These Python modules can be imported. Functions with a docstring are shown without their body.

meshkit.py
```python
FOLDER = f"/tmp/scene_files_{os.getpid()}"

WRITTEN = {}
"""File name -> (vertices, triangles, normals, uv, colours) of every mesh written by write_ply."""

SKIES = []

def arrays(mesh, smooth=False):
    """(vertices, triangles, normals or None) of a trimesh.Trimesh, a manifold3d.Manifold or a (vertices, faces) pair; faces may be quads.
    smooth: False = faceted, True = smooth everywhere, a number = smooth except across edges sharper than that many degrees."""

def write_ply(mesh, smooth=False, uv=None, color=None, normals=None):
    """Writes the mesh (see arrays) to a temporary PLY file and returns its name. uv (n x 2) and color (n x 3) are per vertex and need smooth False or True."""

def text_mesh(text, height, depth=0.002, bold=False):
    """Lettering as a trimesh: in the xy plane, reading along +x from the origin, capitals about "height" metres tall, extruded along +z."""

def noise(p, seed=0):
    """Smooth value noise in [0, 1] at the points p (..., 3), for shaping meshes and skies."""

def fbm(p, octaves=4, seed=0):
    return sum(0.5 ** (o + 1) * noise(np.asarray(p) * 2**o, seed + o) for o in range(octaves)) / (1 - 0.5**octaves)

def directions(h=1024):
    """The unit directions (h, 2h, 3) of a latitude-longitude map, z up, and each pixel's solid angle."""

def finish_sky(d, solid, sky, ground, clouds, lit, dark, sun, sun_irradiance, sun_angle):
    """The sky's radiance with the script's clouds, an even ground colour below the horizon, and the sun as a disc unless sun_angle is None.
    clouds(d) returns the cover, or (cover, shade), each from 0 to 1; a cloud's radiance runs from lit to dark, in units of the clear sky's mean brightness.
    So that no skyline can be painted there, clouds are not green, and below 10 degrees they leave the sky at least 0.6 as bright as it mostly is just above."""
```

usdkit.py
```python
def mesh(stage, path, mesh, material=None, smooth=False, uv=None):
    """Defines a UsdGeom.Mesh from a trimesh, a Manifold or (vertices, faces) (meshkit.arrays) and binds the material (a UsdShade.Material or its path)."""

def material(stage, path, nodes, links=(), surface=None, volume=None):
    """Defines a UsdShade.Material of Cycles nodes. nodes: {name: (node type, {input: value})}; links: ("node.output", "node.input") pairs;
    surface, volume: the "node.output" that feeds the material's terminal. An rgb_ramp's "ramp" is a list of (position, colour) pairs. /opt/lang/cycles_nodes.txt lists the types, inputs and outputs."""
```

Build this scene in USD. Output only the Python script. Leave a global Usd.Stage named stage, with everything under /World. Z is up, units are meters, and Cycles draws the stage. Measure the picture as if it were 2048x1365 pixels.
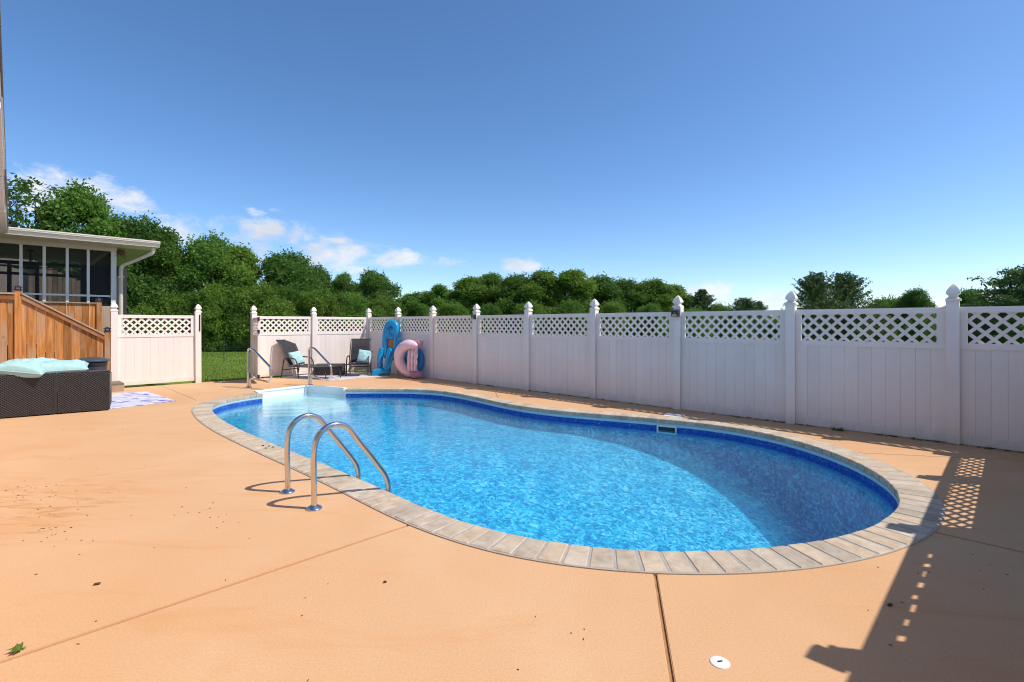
import math, random
import numpy as np, trimesh, usdkit, meshkit
import shapely.geometry as sg
from shapely import affinity, ops
from scipy.interpolate import splprep, splev
from scipy.spatial import Delaunay
from pxr import Usd, UsdGeom, UsdLux, UsdShade, Sdf, Gf

random.seed(7); RNG = np.random.default_rng(7)
stage = Usd.Stage.CreateInMemory()
UsdGeom.SetStageUpAxis(stage, UsdGeom.Tokens.z); UsdGeom.SetStageMetersPerUnit(stage, 1.0)
world = UsdGeom.Xform.Define(stage, '/World'); stage.SetDefaultPrim(world.GetPrim())
UsdGeom.Scope.Define(stage, '/World/Looks')

# ------------------------------------------------------------------ camera, sky, sun, exposure
EYE, F, CU, HV = 1.5, 1000.0, 1024.0, 648.0          # metres, pixels of the 2048 wide photograph
cam = UsdGeom.Camera.Define(stage, '/World/camera')
cam.AddTranslateOp().Set(Gf.Vec3d(0, 0, EYE)); cam.AddRotateXOp().Set(90.0)
cam.CreateHorizontalApertureAttr(36.0); cam.CreateVerticalApertureAttr(36.0 * 682 / 1024)
cam.CreateFocalLengthAttr(36.0 * F / 2048)
cam.CreateVerticalApertureOffsetAttr(-34.5 / 2048 * 36)
cam.CreateClippingRangeAttr(Gf.Vec2f(0.05, 3000))
cam.CreateExposureAttr(0.44)

SUN = np.array([0.74, -0.135, 1.0]); SUN /= np.linalg.norm(SUN)
sun = UsdLux.DistantLight.Define(stage, '/World/sun')
sun.CreateIntensityAttr(0.88); sun.CreateAngleAttr(0.5); sun.CreateColorAttr(Gf.Vec3f(1.0, 0.97, 0.925)); sun.CreateNormalizeAttr(True)
_z = SUN; _x = np.cross([0, 0, 1.0], _z); _x /= np.linalg.norm(_x); _y = np.cross(_z, _x)
sun.AddTransformOp().Set(Gf.Matrix4d(*_x, 0, *_y, 0, *_z, 0, 0, 0, 0, 1))

def mat(name, nodes, links=(), surface='p.BSDF', **k):
    return usdkit.material(stage, '/World/Looks/' + name, nodes, links, surface=surface, **k)

def sky_material():
    N = {'sky': ('sky_texture', {'sky_type': 'single_scattering', 'sun_disc': False, 'sun_elevation': math.asin(SUN[2]),
                 'sun_rotation': math.atan2(SUN[0], SUN[1]), 'altitude': 100.0, 'air_density': 0.75, 'aerosol_density': 0.5, 'ozone_density': 2.8}),
         'hs': ('hsv', {'saturation': 1.16}), 'bg': ('background_shader', {'strength': 0.145}),
         'tc': ('texture_coordinate', {}), 'sep': ('separate_xyz', {}),
         'az': ('math', {'math_type': 'arctan2'}), 'el': ('math', {'math_type': 'arcsine'}),
         'cv': ('combine_xyz', {'z': 0.0}),
         'nmap': ('mapping', {'scale': (1.0, 1.0, 1.9)}),
         'n1': ('noise_texture', {'scale': 15.0, 'detail': 9.0, 'roughness': 0.62, 'distortion': 0.35}),
         'n2': ('noise_texture', {'scale': 5.0, 'detail': 4.0, 'roughness': 0.5}),
         'nsub': ('math', {'math_type': 'subtract', 'value2': 0.5}), 'nmul': ('math', {'math_type': 'multiply', 'value2': 3.4})}
    L = [('tc.generated', 'sep.vector'), ('sep.x', 'az.value1'), ('sep.y', 'az.value2'), ('sep.z', 'el.value1'),
         ('tc.generated', 'nmap.vector'), ('nmap.vector', 'n1.vector'), ('nmap.vector', 'n2.vector'),
         ('n1.fac', 'nsub.value1'), ('nsub.value', 'nmul.value1')]
    # fair weather clouds low over the trees: (azimuth, elevation, half width, half height) in degrees, density
    blobs = [(-41.5, 10.8, 6.8, 2.5, 1.0), (-31.0, 8.6, 5.5, 2.4, .5), (-25.0, 9.9, 6.5, 1.9, .75), (-19.0, 7.2, 5.5, 2.4, .9), (-13.2, 7.3, 4.2, 1.3, .85), (-7.0, 6.9, 2.6, .7, .45),
             (-27.0, 6.5, 7.0, 1.8, .55), (1.0, 6.7, 3.0, 1.2, .85), (9.0, 5.4, 3.2, 0.9, .8), (21.0, 3.4, 6.0, 1.2, .8), (28.0, 2.6, 6.0, 1.2, .7),
             (60., 9., 11., 3., .8), (95., 7., 12., 3., .8), (140., 8., 13., 3., .8), (-75., 9., 12., 3., .8), (-110., 7., 11., 2.6, .8), (-150., 9., 13., 3., .8)]
    prev = None
    for i, (a, e, wa, we, den) in enumerate(blobs):
        a, e, wa, we = (math.radians(x) for x in (a, e, wa, we))
        for k, (src, c, w) in enumerate((('az', a, wa), ('el', e, we))):
            N[f's{k}{i}'] = ('math', {'math_type': 'subtract', 'value2': c}); N[f'd{k}{i}'] = ('math', {'math_type': 'divide', 'value2': w})
            N[f'q{k}{i}'] = ('math', {'math_type': 'multiply'})
            L += [(f'{src}.value', f's{k}{i}.value1'), (f's{k}{i}.value', f'd{k}{i}.value1'), (f'd{k}{i}.value', f'q{k}{i}.value1'), (f'd{k}{i}.value', f'q{k}{i}.value2')]
        N[f'a{i}'] = ('math', {'math_type': 'add'}); N[f'm{i}'] = ('math', {'math_type': 'multiply_add', 'value2': -den, 'value3': den})
        L += [(f'q0{i}.value', f'a{i}.value1'), (f'q1{i}.value', f'a{i}.value2'), (f'a{i}.value', f'm{i}.value1')]
        if prev:
            N[f'x{i}'] = ('math', {'math_type': 'maximum'}); L += [(prev, f'x{i}.value1'), (f'm{i}.value', f'x{i}.value2')]; prev = f'x{i}.value'
        else: prev = f'm{i}.value'
    N['mx'] = ('math', {'math_type': 'maximum', 'value2': -0.6})
    N['sum'] = ('math', {'math_type': 'add'}); N['cov'] = ('map_range', {'range_type': 'smoothstep', 'from_min': 0.10, 'from_max': 1.15, 'to_min': 0.0, 'to_max': 0.90, 'clamp': True})
    N['lit'] = ('rgb_ramp', {'ramp': [(0.35, (3.3, 3.5, 3.9)), (0.62, (5.2, 5.1, 5.1))]})
    N['mix'] = ('mix_color', {'use_clamp': True, 'use_clamp_result': False})
    L += [(prev, 'mx.value1'), ('mx.value', 'sum.value1'), ('nmul.value', 'sum.value2'), ('sum.value', 'cov.value'),
          ('n2.fac', 'lit.fac'), ('cov.result', 'mix.fac'), ('sky.color', 'hs.color'), ('hs.color', 'mix.a'), ('lit.color', 'mix.b'), ('mix.result', 'bg.color')]
    return mat('sky_look', N, L, surface='bg.background')

dome = UsdLux.DomeLight.Define(stage, '/World/sky')
UsdShade.MaterialBindingAPI.Apply(dome.GetPrim()).Bind(sky_material())
dome.GetPrim().SetCustomDataByKey('kind', 'structure'); dome.GetPrim().SetCustomDataByKey('label', 'clear blue summer sky with low white clouds')

# ------------------------------------------------------------------ helpers
USED = {}
def numbered(parent, name):
    k = (parent, name); n = USED.get(k, 0); USED[k] = n + 1
    return f'{parent}/{name}' + (f'_{n:03d}' if n else '')
def tag(p, label=None, cat=None, group=None, kind=None):
    p = p.GetPrim() if hasattr(p, 'GetPrim') else p
    for k, v in (('label', label), ('category', cat), ('group', group), ('kind', kind)):
        if v: p.SetCustomDataByKey(k, v)
    return p
def thing(name, label=None, cat=None, loc=None, rotz=0.0, group=None, kind=None, scale=None):
    x = UsdGeom.Xform.Define(stage, numbered('/World', name))
    if loc is not None: x.AddTranslateOp().Set(Gf.Vec3d(*map(float, loc)))
    if rotz: x.AddRotateZOp().Set(float(rotz))
    if scale is not None: x.AddScaleOp().Set(Gf.Vec3f(*map(float, scale)))
    return tag(x, label, cat, group, kind)
def obj(name, mesh, m, parent=None, smooth=False, label=None, cat=None, group=None, kind=None):
    base = str(parent.GetPath()) if parent is not None else '/World'
    p = usdkit.mesh(stage, numbered(base, name), mesh, m, smooth=smooth)
    return tag(p, label, cat, group, kind)
def cat(ms): return trimesh.util.concatenate(ms)
def box(c, s, rz=0.0, rx=0.0, ry=0.0):
    b = trimesh.creation.box(extents=s)
    if rx: b.apply_transform(trimesh.transformations.rotation_matrix(rx, [1, 0, 0]))
    if ry: b.apply_transform(trimesh.transformations.rotation_matrix(ry, [0, 1, 0]))
    if rz: b.apply_transform(trimesh.transformations.rotation_matrix(rz, [0, 0, 1]))
    b.apply_translation(c); return b
def prism(poly, z0, z1, c=0.0):
    """Chamfered prism from a plan polygon (n x 2, counter-clockwise)."""
    p = np.asarray(poly, float); n = len(p)
    if 0.5 * np.sum(p[:, 0] * np.roll(p[:, 1], -1) - np.roll(p[:, 0], -1) * p[:, 1]) < 0: p = p[::-1]
    rings = [(p, z0)]
    if c > 0:
        e = np.roll(p, -1, 0) - p; e /= np.linalg.norm(e, axis=1, keepdims=True); nrm = np.stack([-e[:, 1], e[:, 0]], 1)
        a, b = np.roll(nrm, 1, 0), nrm
        off = (a + b) / (1 + np.sum(a * b, 1, keepdims=True)) * c
        rings += [(p, z1 - c), (p + off, z1)]
    else: rings += [(p, z1)]
    v = np.vstack([np.c_[r, np.full(n, z)] for r, z in rings]); f = []
    for k in range(len(rings) - 1):
        for i in range(n):
            j = (i + 1) % n; a, b, cc, d = k * n + i, k * n + j, (k + 1) * n + j, (k + 1) * n + i
            f += [[a, b, cc], [a, cc, d]]
    t = (len(rings) - 1) * n
    for i in range(1, n - 1): f += [[t, t + i, t + i + 1], [0, i + 1, i]]
    return trimesh.Trimesh(v, f, process=False)
def tube(pts, r, seg=12, closed=False, caps=True):
    p = np.asarray(pts, float); n = len(p); r = np.broadcast_to(np.asarray(r, float), n)
    t = np.roll(p, -1, 0) - np.roll(p, 1, 0) if closed else np.gradient(p, axis=0)
    t /= np.maximum(np.linalg.norm(t, axis=1, keepdims=True), 1e-9)
    u = np.cross(t[0], [0, 0, 1.0]) if abs(t[0][2]) < 0.9 else np.cross(t[0], [0, 1.0, 0]); u /= np.linalg.norm(u)
    us = []
    for i in range(n):
        u = u - t[i] * np.dot(u, t[i]); u /= np.linalg.norm(u); us.append(u)
    us = np.array(us); ws = np.cross(t, us)
    if closed:      # spread any twist
        pass
    a = np.linspace(0, 2 * np.pi, seg, endpoint=False)
    v = (p[:, None] + r[:, None, None] * (us[:, None] * np.cos(a)[None, :, None] + ws[:, None] * np.sin(a)[None, :, None])).reshape(-1, 3)
    f = []; m = n if closed else n - 1
    for i in range(m):
        k = (i + 1) % n
        for j in range(seg):
            l = (j + 1) % seg
            f += [[i * seg + j, i * seg + l, k * seg + l], [i * seg + j, k * seg + l, k * seg + j]]
    v = list(v)
    if caps and not closed:
        for i, s in ((0, 1), (n - 1, -1)):
            c = len(v); v.append(p[i])
            for j in range(seg):
                l = (j + 1) % seg
                f.append([c, i * seg + l, i * seg + j] if s > 0 else [c, i * seg + j, i * seg + l])
    return trimesh.Trimesh(np.array(v), f, process=False)
def smooth_path(pts, n=60):
    p = np.asarray(pts, float); tck, _ = splprep(p.T, s=0, k=min(3, len(p) - 1)); return np.array(splev(np.linspace(0, 1, n), tck)).T
def rounded_path(pts, rad, n=6):
    """Polyline with its corners rounded by arcs of about rad."""
    p = np.asarray(pts, float); out = [p[0]]
    for i in range(1, len(p) - 1):
        a, b = p[i - 1] - p[i], p[i + 1] - p[i]; la, lb = np.linalg.norm(a), np.linalg.norm(b); q = min(rad, la * .49, lb * .49)
        A, B = p[i] + a / la * q, p[i] + b / lb * q
        for k in np.linspace(0, 1, n): out.append((1 - k) ** 2 * A + 2 * k * (1 - k) * p[i] + k * k * B)
    out.append(p[-1]); return np.array(out)
def ground(u, v, z=0.0):
    Y = (EYE - z) * F / (v - HV); return np.array([(u - CU) / F * Y, Y])
def polymesh(poly, z0, z1):
    gs = [g for g in getattr(poly, 'geoms', [poly]) if g.area > 1e-4]
    ms = []
    for g in gs:
        m = trimesh.creation.extrude_polygon(g, z1 - z0, engine='earcut'); m.apply_translation([0, 0, z0]); ms.append(m)
    return cat(ms)
def pillow(w, d, h, n=34, pinch=0.35, seed=0):
    """A stuffed cushion w x d x h with soft corners and a seam."""
    g = np.linspace(-1, 1, n); X, Y = np.meshgrid(g, g, indexing='ij')
    prof = np.clip((1 - np.abs(X) ** 2.6), 0, 1) ** .42 * np.clip((1 - np.abs(Y) ** 2.6), 0, 1) ** .42
    px = X * (1 - pinch * .16 * (1 - np.abs(Y) ** 2) * 0) * w / 2 * (1 - .06 * (1 - Y ** 2) * (np.abs(X) > .9)); py = Y * d / 2 * (1 - .06 * (1 - X ** 2) * (np.abs(Y) > .9))
    nz = meshkit.fbm(np.stack([X * 1.7 + seed * 9, Y * 1.7, X * 0 + seed], -1), 3, seed) - .5 + .35 * (np.abs(meshkit.fbm(np.stack([X * 2.6 + Y * 1.2 + seed * 3, Y * 1.1 - X * .4, X * 0 + 7], -1), 3, seed + 5) - .5) * 4 - .5)
    top, bot = prof * h / 2 * (1 + .5 * nz), -prof * h / 2
    v = np.vstack([np.stack([px, py, top], -1).reshape(-1, 3), np.stack([px, py, bot], -1).reshape(-1, 3)]); f = []
    for i in range(n - 1):
        for j in range(n - 1):
            a, b, c, e = i * n + j, (i + 1) * n + j, (i + 1) * n + j + 1, i * n + j + 1
            f += [[a, b, c], [a, c, e], [a + n * n, c + n * n, b + n * n], [a + n * n, e + n * n, c + n * n]]
    m = trimesh.Trimesh(v, f, process=False); m.merge_vertices(); return m
def place(m, loc=(0, 0, 0), rx=0., ry=0., rz=0.):
    m = m.copy()
    for a, ax in ((rx, [1, 0, 0]), (ry, [0, 1, 0]), (rz, [0, 0, 1])):
        if a: m.apply_transform(trimesh.transformations.rotation_matrix(a, ax))
    m.apply_translation(loc); return m

# ------------------------------------------------------------------ materials
def plain(name, color, rough=0.5, metal=0.0, spec=0.5, var=0.0, scale=6.0, bump=0.0, bscale=60.0, rnd=0.0, **extra):
    N = {'p': ('principled_bsdf', {'base_color': color, 'roughness': rough, 'metallic': metal, 'specular_ior_level': spec, **extra}),
         'g': ('geometry', {})}
    L = []
    src = None
    if var > 0:
        N['n'] = ('noise_texture', {'scale': scale, 'detail': 6.0, 'roughness': 0.6})
        N['r'] = ('rgb_ramp', {'ramp': [(0.25, tuple(c * (1 - var) for c in color)), (0.75, tuple(min(1, c * (1 + var)) for c in color))]})
        L += [('g.position', 'n.vector'), ('n.fac', 'r.fac')]; src = 'r.color'
    if rnd > 0:
        N['oi'] = ('object_info', {}); N['mr'] = ('map_range', {'to_min': 1 - rnd, 'to_max': 1 + rnd}); N['h'] = ('hsv', {'color': color})
        L += [('oi.random', 'mr.value'), ('mr.result', 'h.value')]
        if src: L.append((src, 'h.color'))
        src = 'h.color'
    if src: L.append((src, 'p.base_color'))
    if bump > 0:
        N['bn'] = ('noise_texture', {'scale': bscale, 'detail': 4.0, 'roughness': 0.6}); N['b'] = ('bump', {'strength': bump, 'distance': 0.01})
        L += [('g.position', 'bn.vector'), ('bn.fac', 'b.height'), ('b.normal', 'p.normal')]
    return mat(name, N, L)

M = {}
def vinyl_material():
    c = (.85, .735, .635)
    N = {'g': ('geometry', {}), 'sx': ('separate_xyz', {}), 'n': ('noise_texture', {'scale': 2.2, 'detail': 5.0}), 'r': ('rgb_ramp', {'ramp': [(.25, tuple(x * .95 for x in c)), (.75, tuple(x * 1.02 for x in c))]}),
         'mp': ('mapping', {'scale': (9.0, 9.0, 2.2)}), 'dn': ('noise_texture', {'scale': 1.0, 'detail': 7.0, 'roughness': .65}), 'hz': ('map_range', {'range_type': 'smoothstep', 'from_min': .02, 'from_max': .30, 'to_min': .26, 'to_max': -.18, 'clamp': True}),
         'ad': ('math', {'math_type': 'add'}), 'dr': ('rgb_ramp', {'ramp': [(.52, (0, 0, 0)), (.90, (.26, .26, .26))]}), 'mx': ('mix_color', {'b': (.34, .27, .17)}),
         'oi': ('object_info', {}), 'mr': ('map_range', {'to_min': .965, 'to_max': 1.02}), 'h': ('hsv', {}), 'p': ('principled_bsdf', {'roughness': .36, 'specular_ior_level': .5})}
    L = [('g.position', 'n.vector'), ('n.fac', 'r.fac'), ('g.position', 'mp.vector'), ('mp.vector', 'dn.vector'), ('g.position', 'sx.vector'), ('sx.z', 'hz.value'), ('dn.fac', 'ad.value1'), ('hz.result', 'ad.value2'), ('ad.value', 'dr.fac'),
         ('dr.color', 'mx.fac'), ('r.color', 'mx.a'), ('oi.random', 'mr.value'), ('mr.result', 'h.value'), ('mx.result', 'h.color'), ('h.color', 'p.base_color')]
    return mat('white_vinyl', N, L)
M['vinyl'] = vinyl_material()
M['vinyl_old'] = plain('white_vinyl_weathered', (.70, .68, .65), .45, var=.06, scale=3.0)
M['steel'] = plain('polished_steel', (.66, .65, .63), .12, metal=1.0)
M['black'] = plain('black_plastic', (.02, .02, .022), .35)
M['darkbrown'] = plain('dark_brown_metal', (.045, .036, .032), .42)
M['trim'] = plain('cream_aluminium', (.68, .60, .50), .45, var=.05, scale=3.0)
M['siding'] = plain('tan_siding', (.60, .50, .42), .6, var=.05)
M['cream'] = plain('cream_gutter', (.62, .53, .41), .4, var=.05, scale=3.0)
M['white_paint'] = plain('white_paint', (.74, .74, .74), .45, var=.03)
M['stepwhite'] = plain('white_step_plastic', (.78, .80, .80), .35, var=.03, scale=2.0)
M['bead'] = plain('pale_liner_track', (.40, .60, .66), .4)
M['teal'] = plain('aqua_fabric', (.37, .57, .555), .85, var=.07, scale=4.0, bump=.25, bscale=160.)
M['grout'] = plain('grey_mortar', (.38, .335, .28), .9, var=.15, scale=30., bump=.3)
M['joint'] = plain('joint_sealant', (.36, .19, .08), .95, var=.3, scale=12.)
M['bin'] = plain('slate_plastic', (.055, .065, .08), .45)
M['rock'] = plain('brown_stone', (.20, .10, .055), .9, var=.4, scale=9., bump=.6, bscale=25.)
M['log'] = plain('weathered_log', (.26, .19, .12), .9, var=.3, scale=14., bump=.5)
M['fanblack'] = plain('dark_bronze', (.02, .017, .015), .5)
M['ceiling'] = plain('porch_ceiling', (.34, .35, .31), .7)
M['litter'] = plain('dry_leaf_litter', (.07, .04, .022), .9, var=.4, scale=40.)
M['lidwhite'] = plain('white_plastic_lid', (.74, .72, .68), .4)
M['darkhole'] = plain('dark_opening', (.012, .02, .025), .5)
M['bark'] = plain('bark', (.10, .075, .055), .95, var=.35, scale=7., bump=.7, bscale=18.)
M['soil'] = plain('bare_soil', (.12, .08, .05), .95, var=.3, scale=9.)
M['wiregreen'] = plain('green_wire', (.03, .05, .035), .5)
M['tan'] = plain('tan_plastic', (.50, .34, .14), .5)
M['nest'] = plain('twig_nest', (.12, .075, .04), .95, var=.4, scale=60.)

def deck_material():
    N = {'g': ('geometry', {}), 'm1': ('mapping', {'scale': (1.0, 1.0, 1.0), 'rotation': (0, 0, math.radians(20))}),
         'big': ('noise_texture', {'scale': 0.55, 'detail': 5.0, 'roughness': 0.58, 'distortion': .4}),
         'rb': ('rgb_ramp', {'ramp': [(0.28, (.615, .335, .156)), (0.50, (.64, .37, .189)), (0.72, (.68, .42, .235))]}),
         'st': ('mapping', {'scale': (.55, 2.6, 1.0), 'rotation': (0, 0, math.radians(-28))}),
         'stn': ('noise_texture', {'scale': 1.3, 'detail': 6.0, 'roughness': 0.62, 'distortion': .8}),
         'str': ('rgb_ramp', {'ramp': [(0.54, (0, 0, 0)), (0.76, (.42, .42, .42))]}),
         'mx1': ('mix_color', {'b': (.58, .24, .055)}),
         'fine': ('noise_texture', {'scale': 95.0, 'detail': 4.0, 'roughness': 0.7}),
         'fr': ('rgb_ramp', {'ramp': [(0.25, (.86, .85, .84)), (0.75, (1.12, 1.12, 1.12))]}),
         'mul': ('mix_color', {'blend_type': 'multiply', 'fac': 1.0, 'use_clamp_result': False}),
         'dk': ('noise_texture', {'scale': 7.0, 'detail': 7.0, 'roughness': 0.72}), 'dkr': ('rgb_ramp', {'ramp': [(0.645, (0, 0, 0)), (0.70, (.55, .55, .55))]}),
         'dkm': ('mix_color', {'b': (.24, .12, .06)}),
         'patch': ('noise_texture', {'scale': .8, 'detail': 3.0}), 'pr': ('rgb_ramp', {'ramp': [(0.56, (0, 0, 0)), (0.72, (1, 1, 1))]}), 'pm': ('math', {'math_type': 'multiply'}),
         # old spill where the dirt washed across the slab on the left
         'vd': ('vector_math', {'math_type': 'distance', 'vector2': (-4.0, 4.05, 0.0)}), 'vr': ('map_range', {'range_type': 'smoothstep', 'from_min': .15, 'from_max': 1.25, 'to_min': 1.0, 'to_max': 0.0, 'clamp': True}),
         'sn': ('noise_texture', {'scale': 5.0, 'detail': 8.0, 'roughness': .7, 'distortion': .6}), 'snr': ('rgb_ramp', {'ramp': [(0.50, (0, 0, 0)), (0.66, (.8, .8, .8))]}), 'sm': ('math', {'math_type': 'multiply'}),
         'smx': ('mix_color', {'b': (.42, .16, .035)}),
         'wv': ('wave_texture', {'wave_type': 'bands', 'bands_direction': 'x', 'scale': 70.0, 'distortion': 6.0, 'detail': 4.0, 'detail_scale': 2.0}),
         'wm': ('mapping', {'rotation': (0, 0, math.radians(8))}),
         'hadd': ('math', {'math_type': 'multiply_add', 'value2': .22}),
         'b': ('bump', {'strength': .28, 'distance': .004}),
         'p': ('principled_bsdf', {'roughness': .78, 'specular_ior_level': .3})}
    L = [('g.position', 'm1.vector'), ('g.position', 'big.vector'), ('big.fac', 'rb.fac'), ('g.position', 'st.vector'), ('st.vector', 'stn.vector'), ('stn.fac', 'str.fac'),
         ('str.color', 'mx1.fac'), ('rb.color', 'mx1.a'), ('g.position', 'fine.vector'), ('fine.fac', 'fr.fac'), ('mx1.result', 'mul.a'), ('fr.color', 'mul.b'),
         ('g.position', 'dk.vector'), ('dk.fac', 'dkr.fac'), ('g.position', 'patch.vector'), ('patch.fac', 'pr.fac'), ('dkr.color', 'pm.value1'), ('pr.color', 'pm.value2'),
         ('pm.value', 'dkm.fac'), ('mul.result', 'dkm.a'),
         ('g.position', 'vd.vector1'), ('vd.value', 'vr.value'), ('st.vector', 'sn.vector'), ('sn.fac', 'snr.fac'), ('snr.color', 'sm.value1'), ('vr.result', 'sm.value2'), ('sm.value', 'smx.fac'), ('dkm.result', 'smx.a'),
         ('smx.result', 'p.base_color'),
         ('g.position', 'wm.vector'), ('wm.vector', 'wv.vector'), ('wv.fac', 'hadd.value1'), ('fine.fac', 'hadd.value3'), ('hadd.value', 'b.height'), ('b.normal', 'p.normal')]
    return mat('orange_concrete', N, L)
M['deck'] = deck_material()

def coping_material():
    N = {'g': ('geometry', {}), 'oi': ('object_info', {}), 'n': ('noise_texture', {'scale': 9.0, 'detail': 6.0, 'roughness': .62, 'distortion': .5}),
         'wn': ('vector_math', {'math_type': 'add'}), 'cx': ('combine_xyz', {}), 'om': ('math', {'math_type': 'multiply', 'value2': 37.0}),
         'r': ('rgb_ramp', {'ramp': [(0.25, (.36, .28, .20)), (0.48, (.49, .40, .30)), (0.72, (.59, .505, .395))]}),
         'tone': ('rgb_ramp', {'ramp': [(0.0, (.80, .78, .76)), (0.35, (1.0, .98, .96)), (.7, (1.02, .92, .80)), (1.0, (1.10, 1.10, 1.10))]}),
         'mul': ('mix_color', {'blend_type': 'multiply', 'fac': 1.0, 'use_clamp_result': False}),
         'f': ('noise_texture', {'scale': 120.0, 'detail': 3.0}), 'b': ('bump', {'strength': .35, 'distance': .004}),
         'p': ('principled_bsdf', {'roughness': .75, 'specular_ior_level': .3})}
    L = [('oi.random', 'om.value1'), ('om.value', 'cx.x'), ('om.value', 'cx.z'), ('g.position', 'wn.vector1'), ('cx.vector', 'wn.vector2'), ('wn.vector', 'n.vector'), ('n.fac', 'r.fac'),
         ('oi.random', 'tone.fac'), ('r.color', 'mul.a'), ('tone.color', 'mul.b'), ('mul.result', 'p.base_color'), ('g.position', 'f.vector'), ('f.fac', 'b.height'), ('b.normal', 'p.normal')]
    return mat('travertine_brick', N, L)
M['coping'] = coping_material()

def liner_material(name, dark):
    # printed pebble pattern of the vinyl liner; floor version also paints in caustic light
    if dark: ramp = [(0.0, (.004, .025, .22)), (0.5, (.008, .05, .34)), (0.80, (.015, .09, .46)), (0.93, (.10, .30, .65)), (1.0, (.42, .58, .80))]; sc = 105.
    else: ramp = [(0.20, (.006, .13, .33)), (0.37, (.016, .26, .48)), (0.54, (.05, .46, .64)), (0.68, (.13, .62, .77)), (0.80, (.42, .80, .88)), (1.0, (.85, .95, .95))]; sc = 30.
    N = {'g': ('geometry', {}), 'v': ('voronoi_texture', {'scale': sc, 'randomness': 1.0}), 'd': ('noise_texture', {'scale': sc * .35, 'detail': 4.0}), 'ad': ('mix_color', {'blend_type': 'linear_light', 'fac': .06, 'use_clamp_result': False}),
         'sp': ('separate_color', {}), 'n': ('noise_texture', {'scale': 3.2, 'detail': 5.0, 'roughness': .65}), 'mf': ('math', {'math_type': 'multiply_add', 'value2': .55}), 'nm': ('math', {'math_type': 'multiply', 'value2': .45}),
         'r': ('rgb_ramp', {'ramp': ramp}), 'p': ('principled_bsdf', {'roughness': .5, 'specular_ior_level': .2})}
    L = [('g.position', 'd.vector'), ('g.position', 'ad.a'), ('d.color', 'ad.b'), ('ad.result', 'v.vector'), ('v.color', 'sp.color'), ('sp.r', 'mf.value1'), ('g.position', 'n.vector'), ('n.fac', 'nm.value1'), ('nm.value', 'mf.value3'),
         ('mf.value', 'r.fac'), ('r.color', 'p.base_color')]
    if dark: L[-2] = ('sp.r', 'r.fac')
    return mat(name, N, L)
M['liner'] = liner_material('pool_liner_floor', False); M['liner_band'] = liner_material('pool_liner_band', True)

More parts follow.
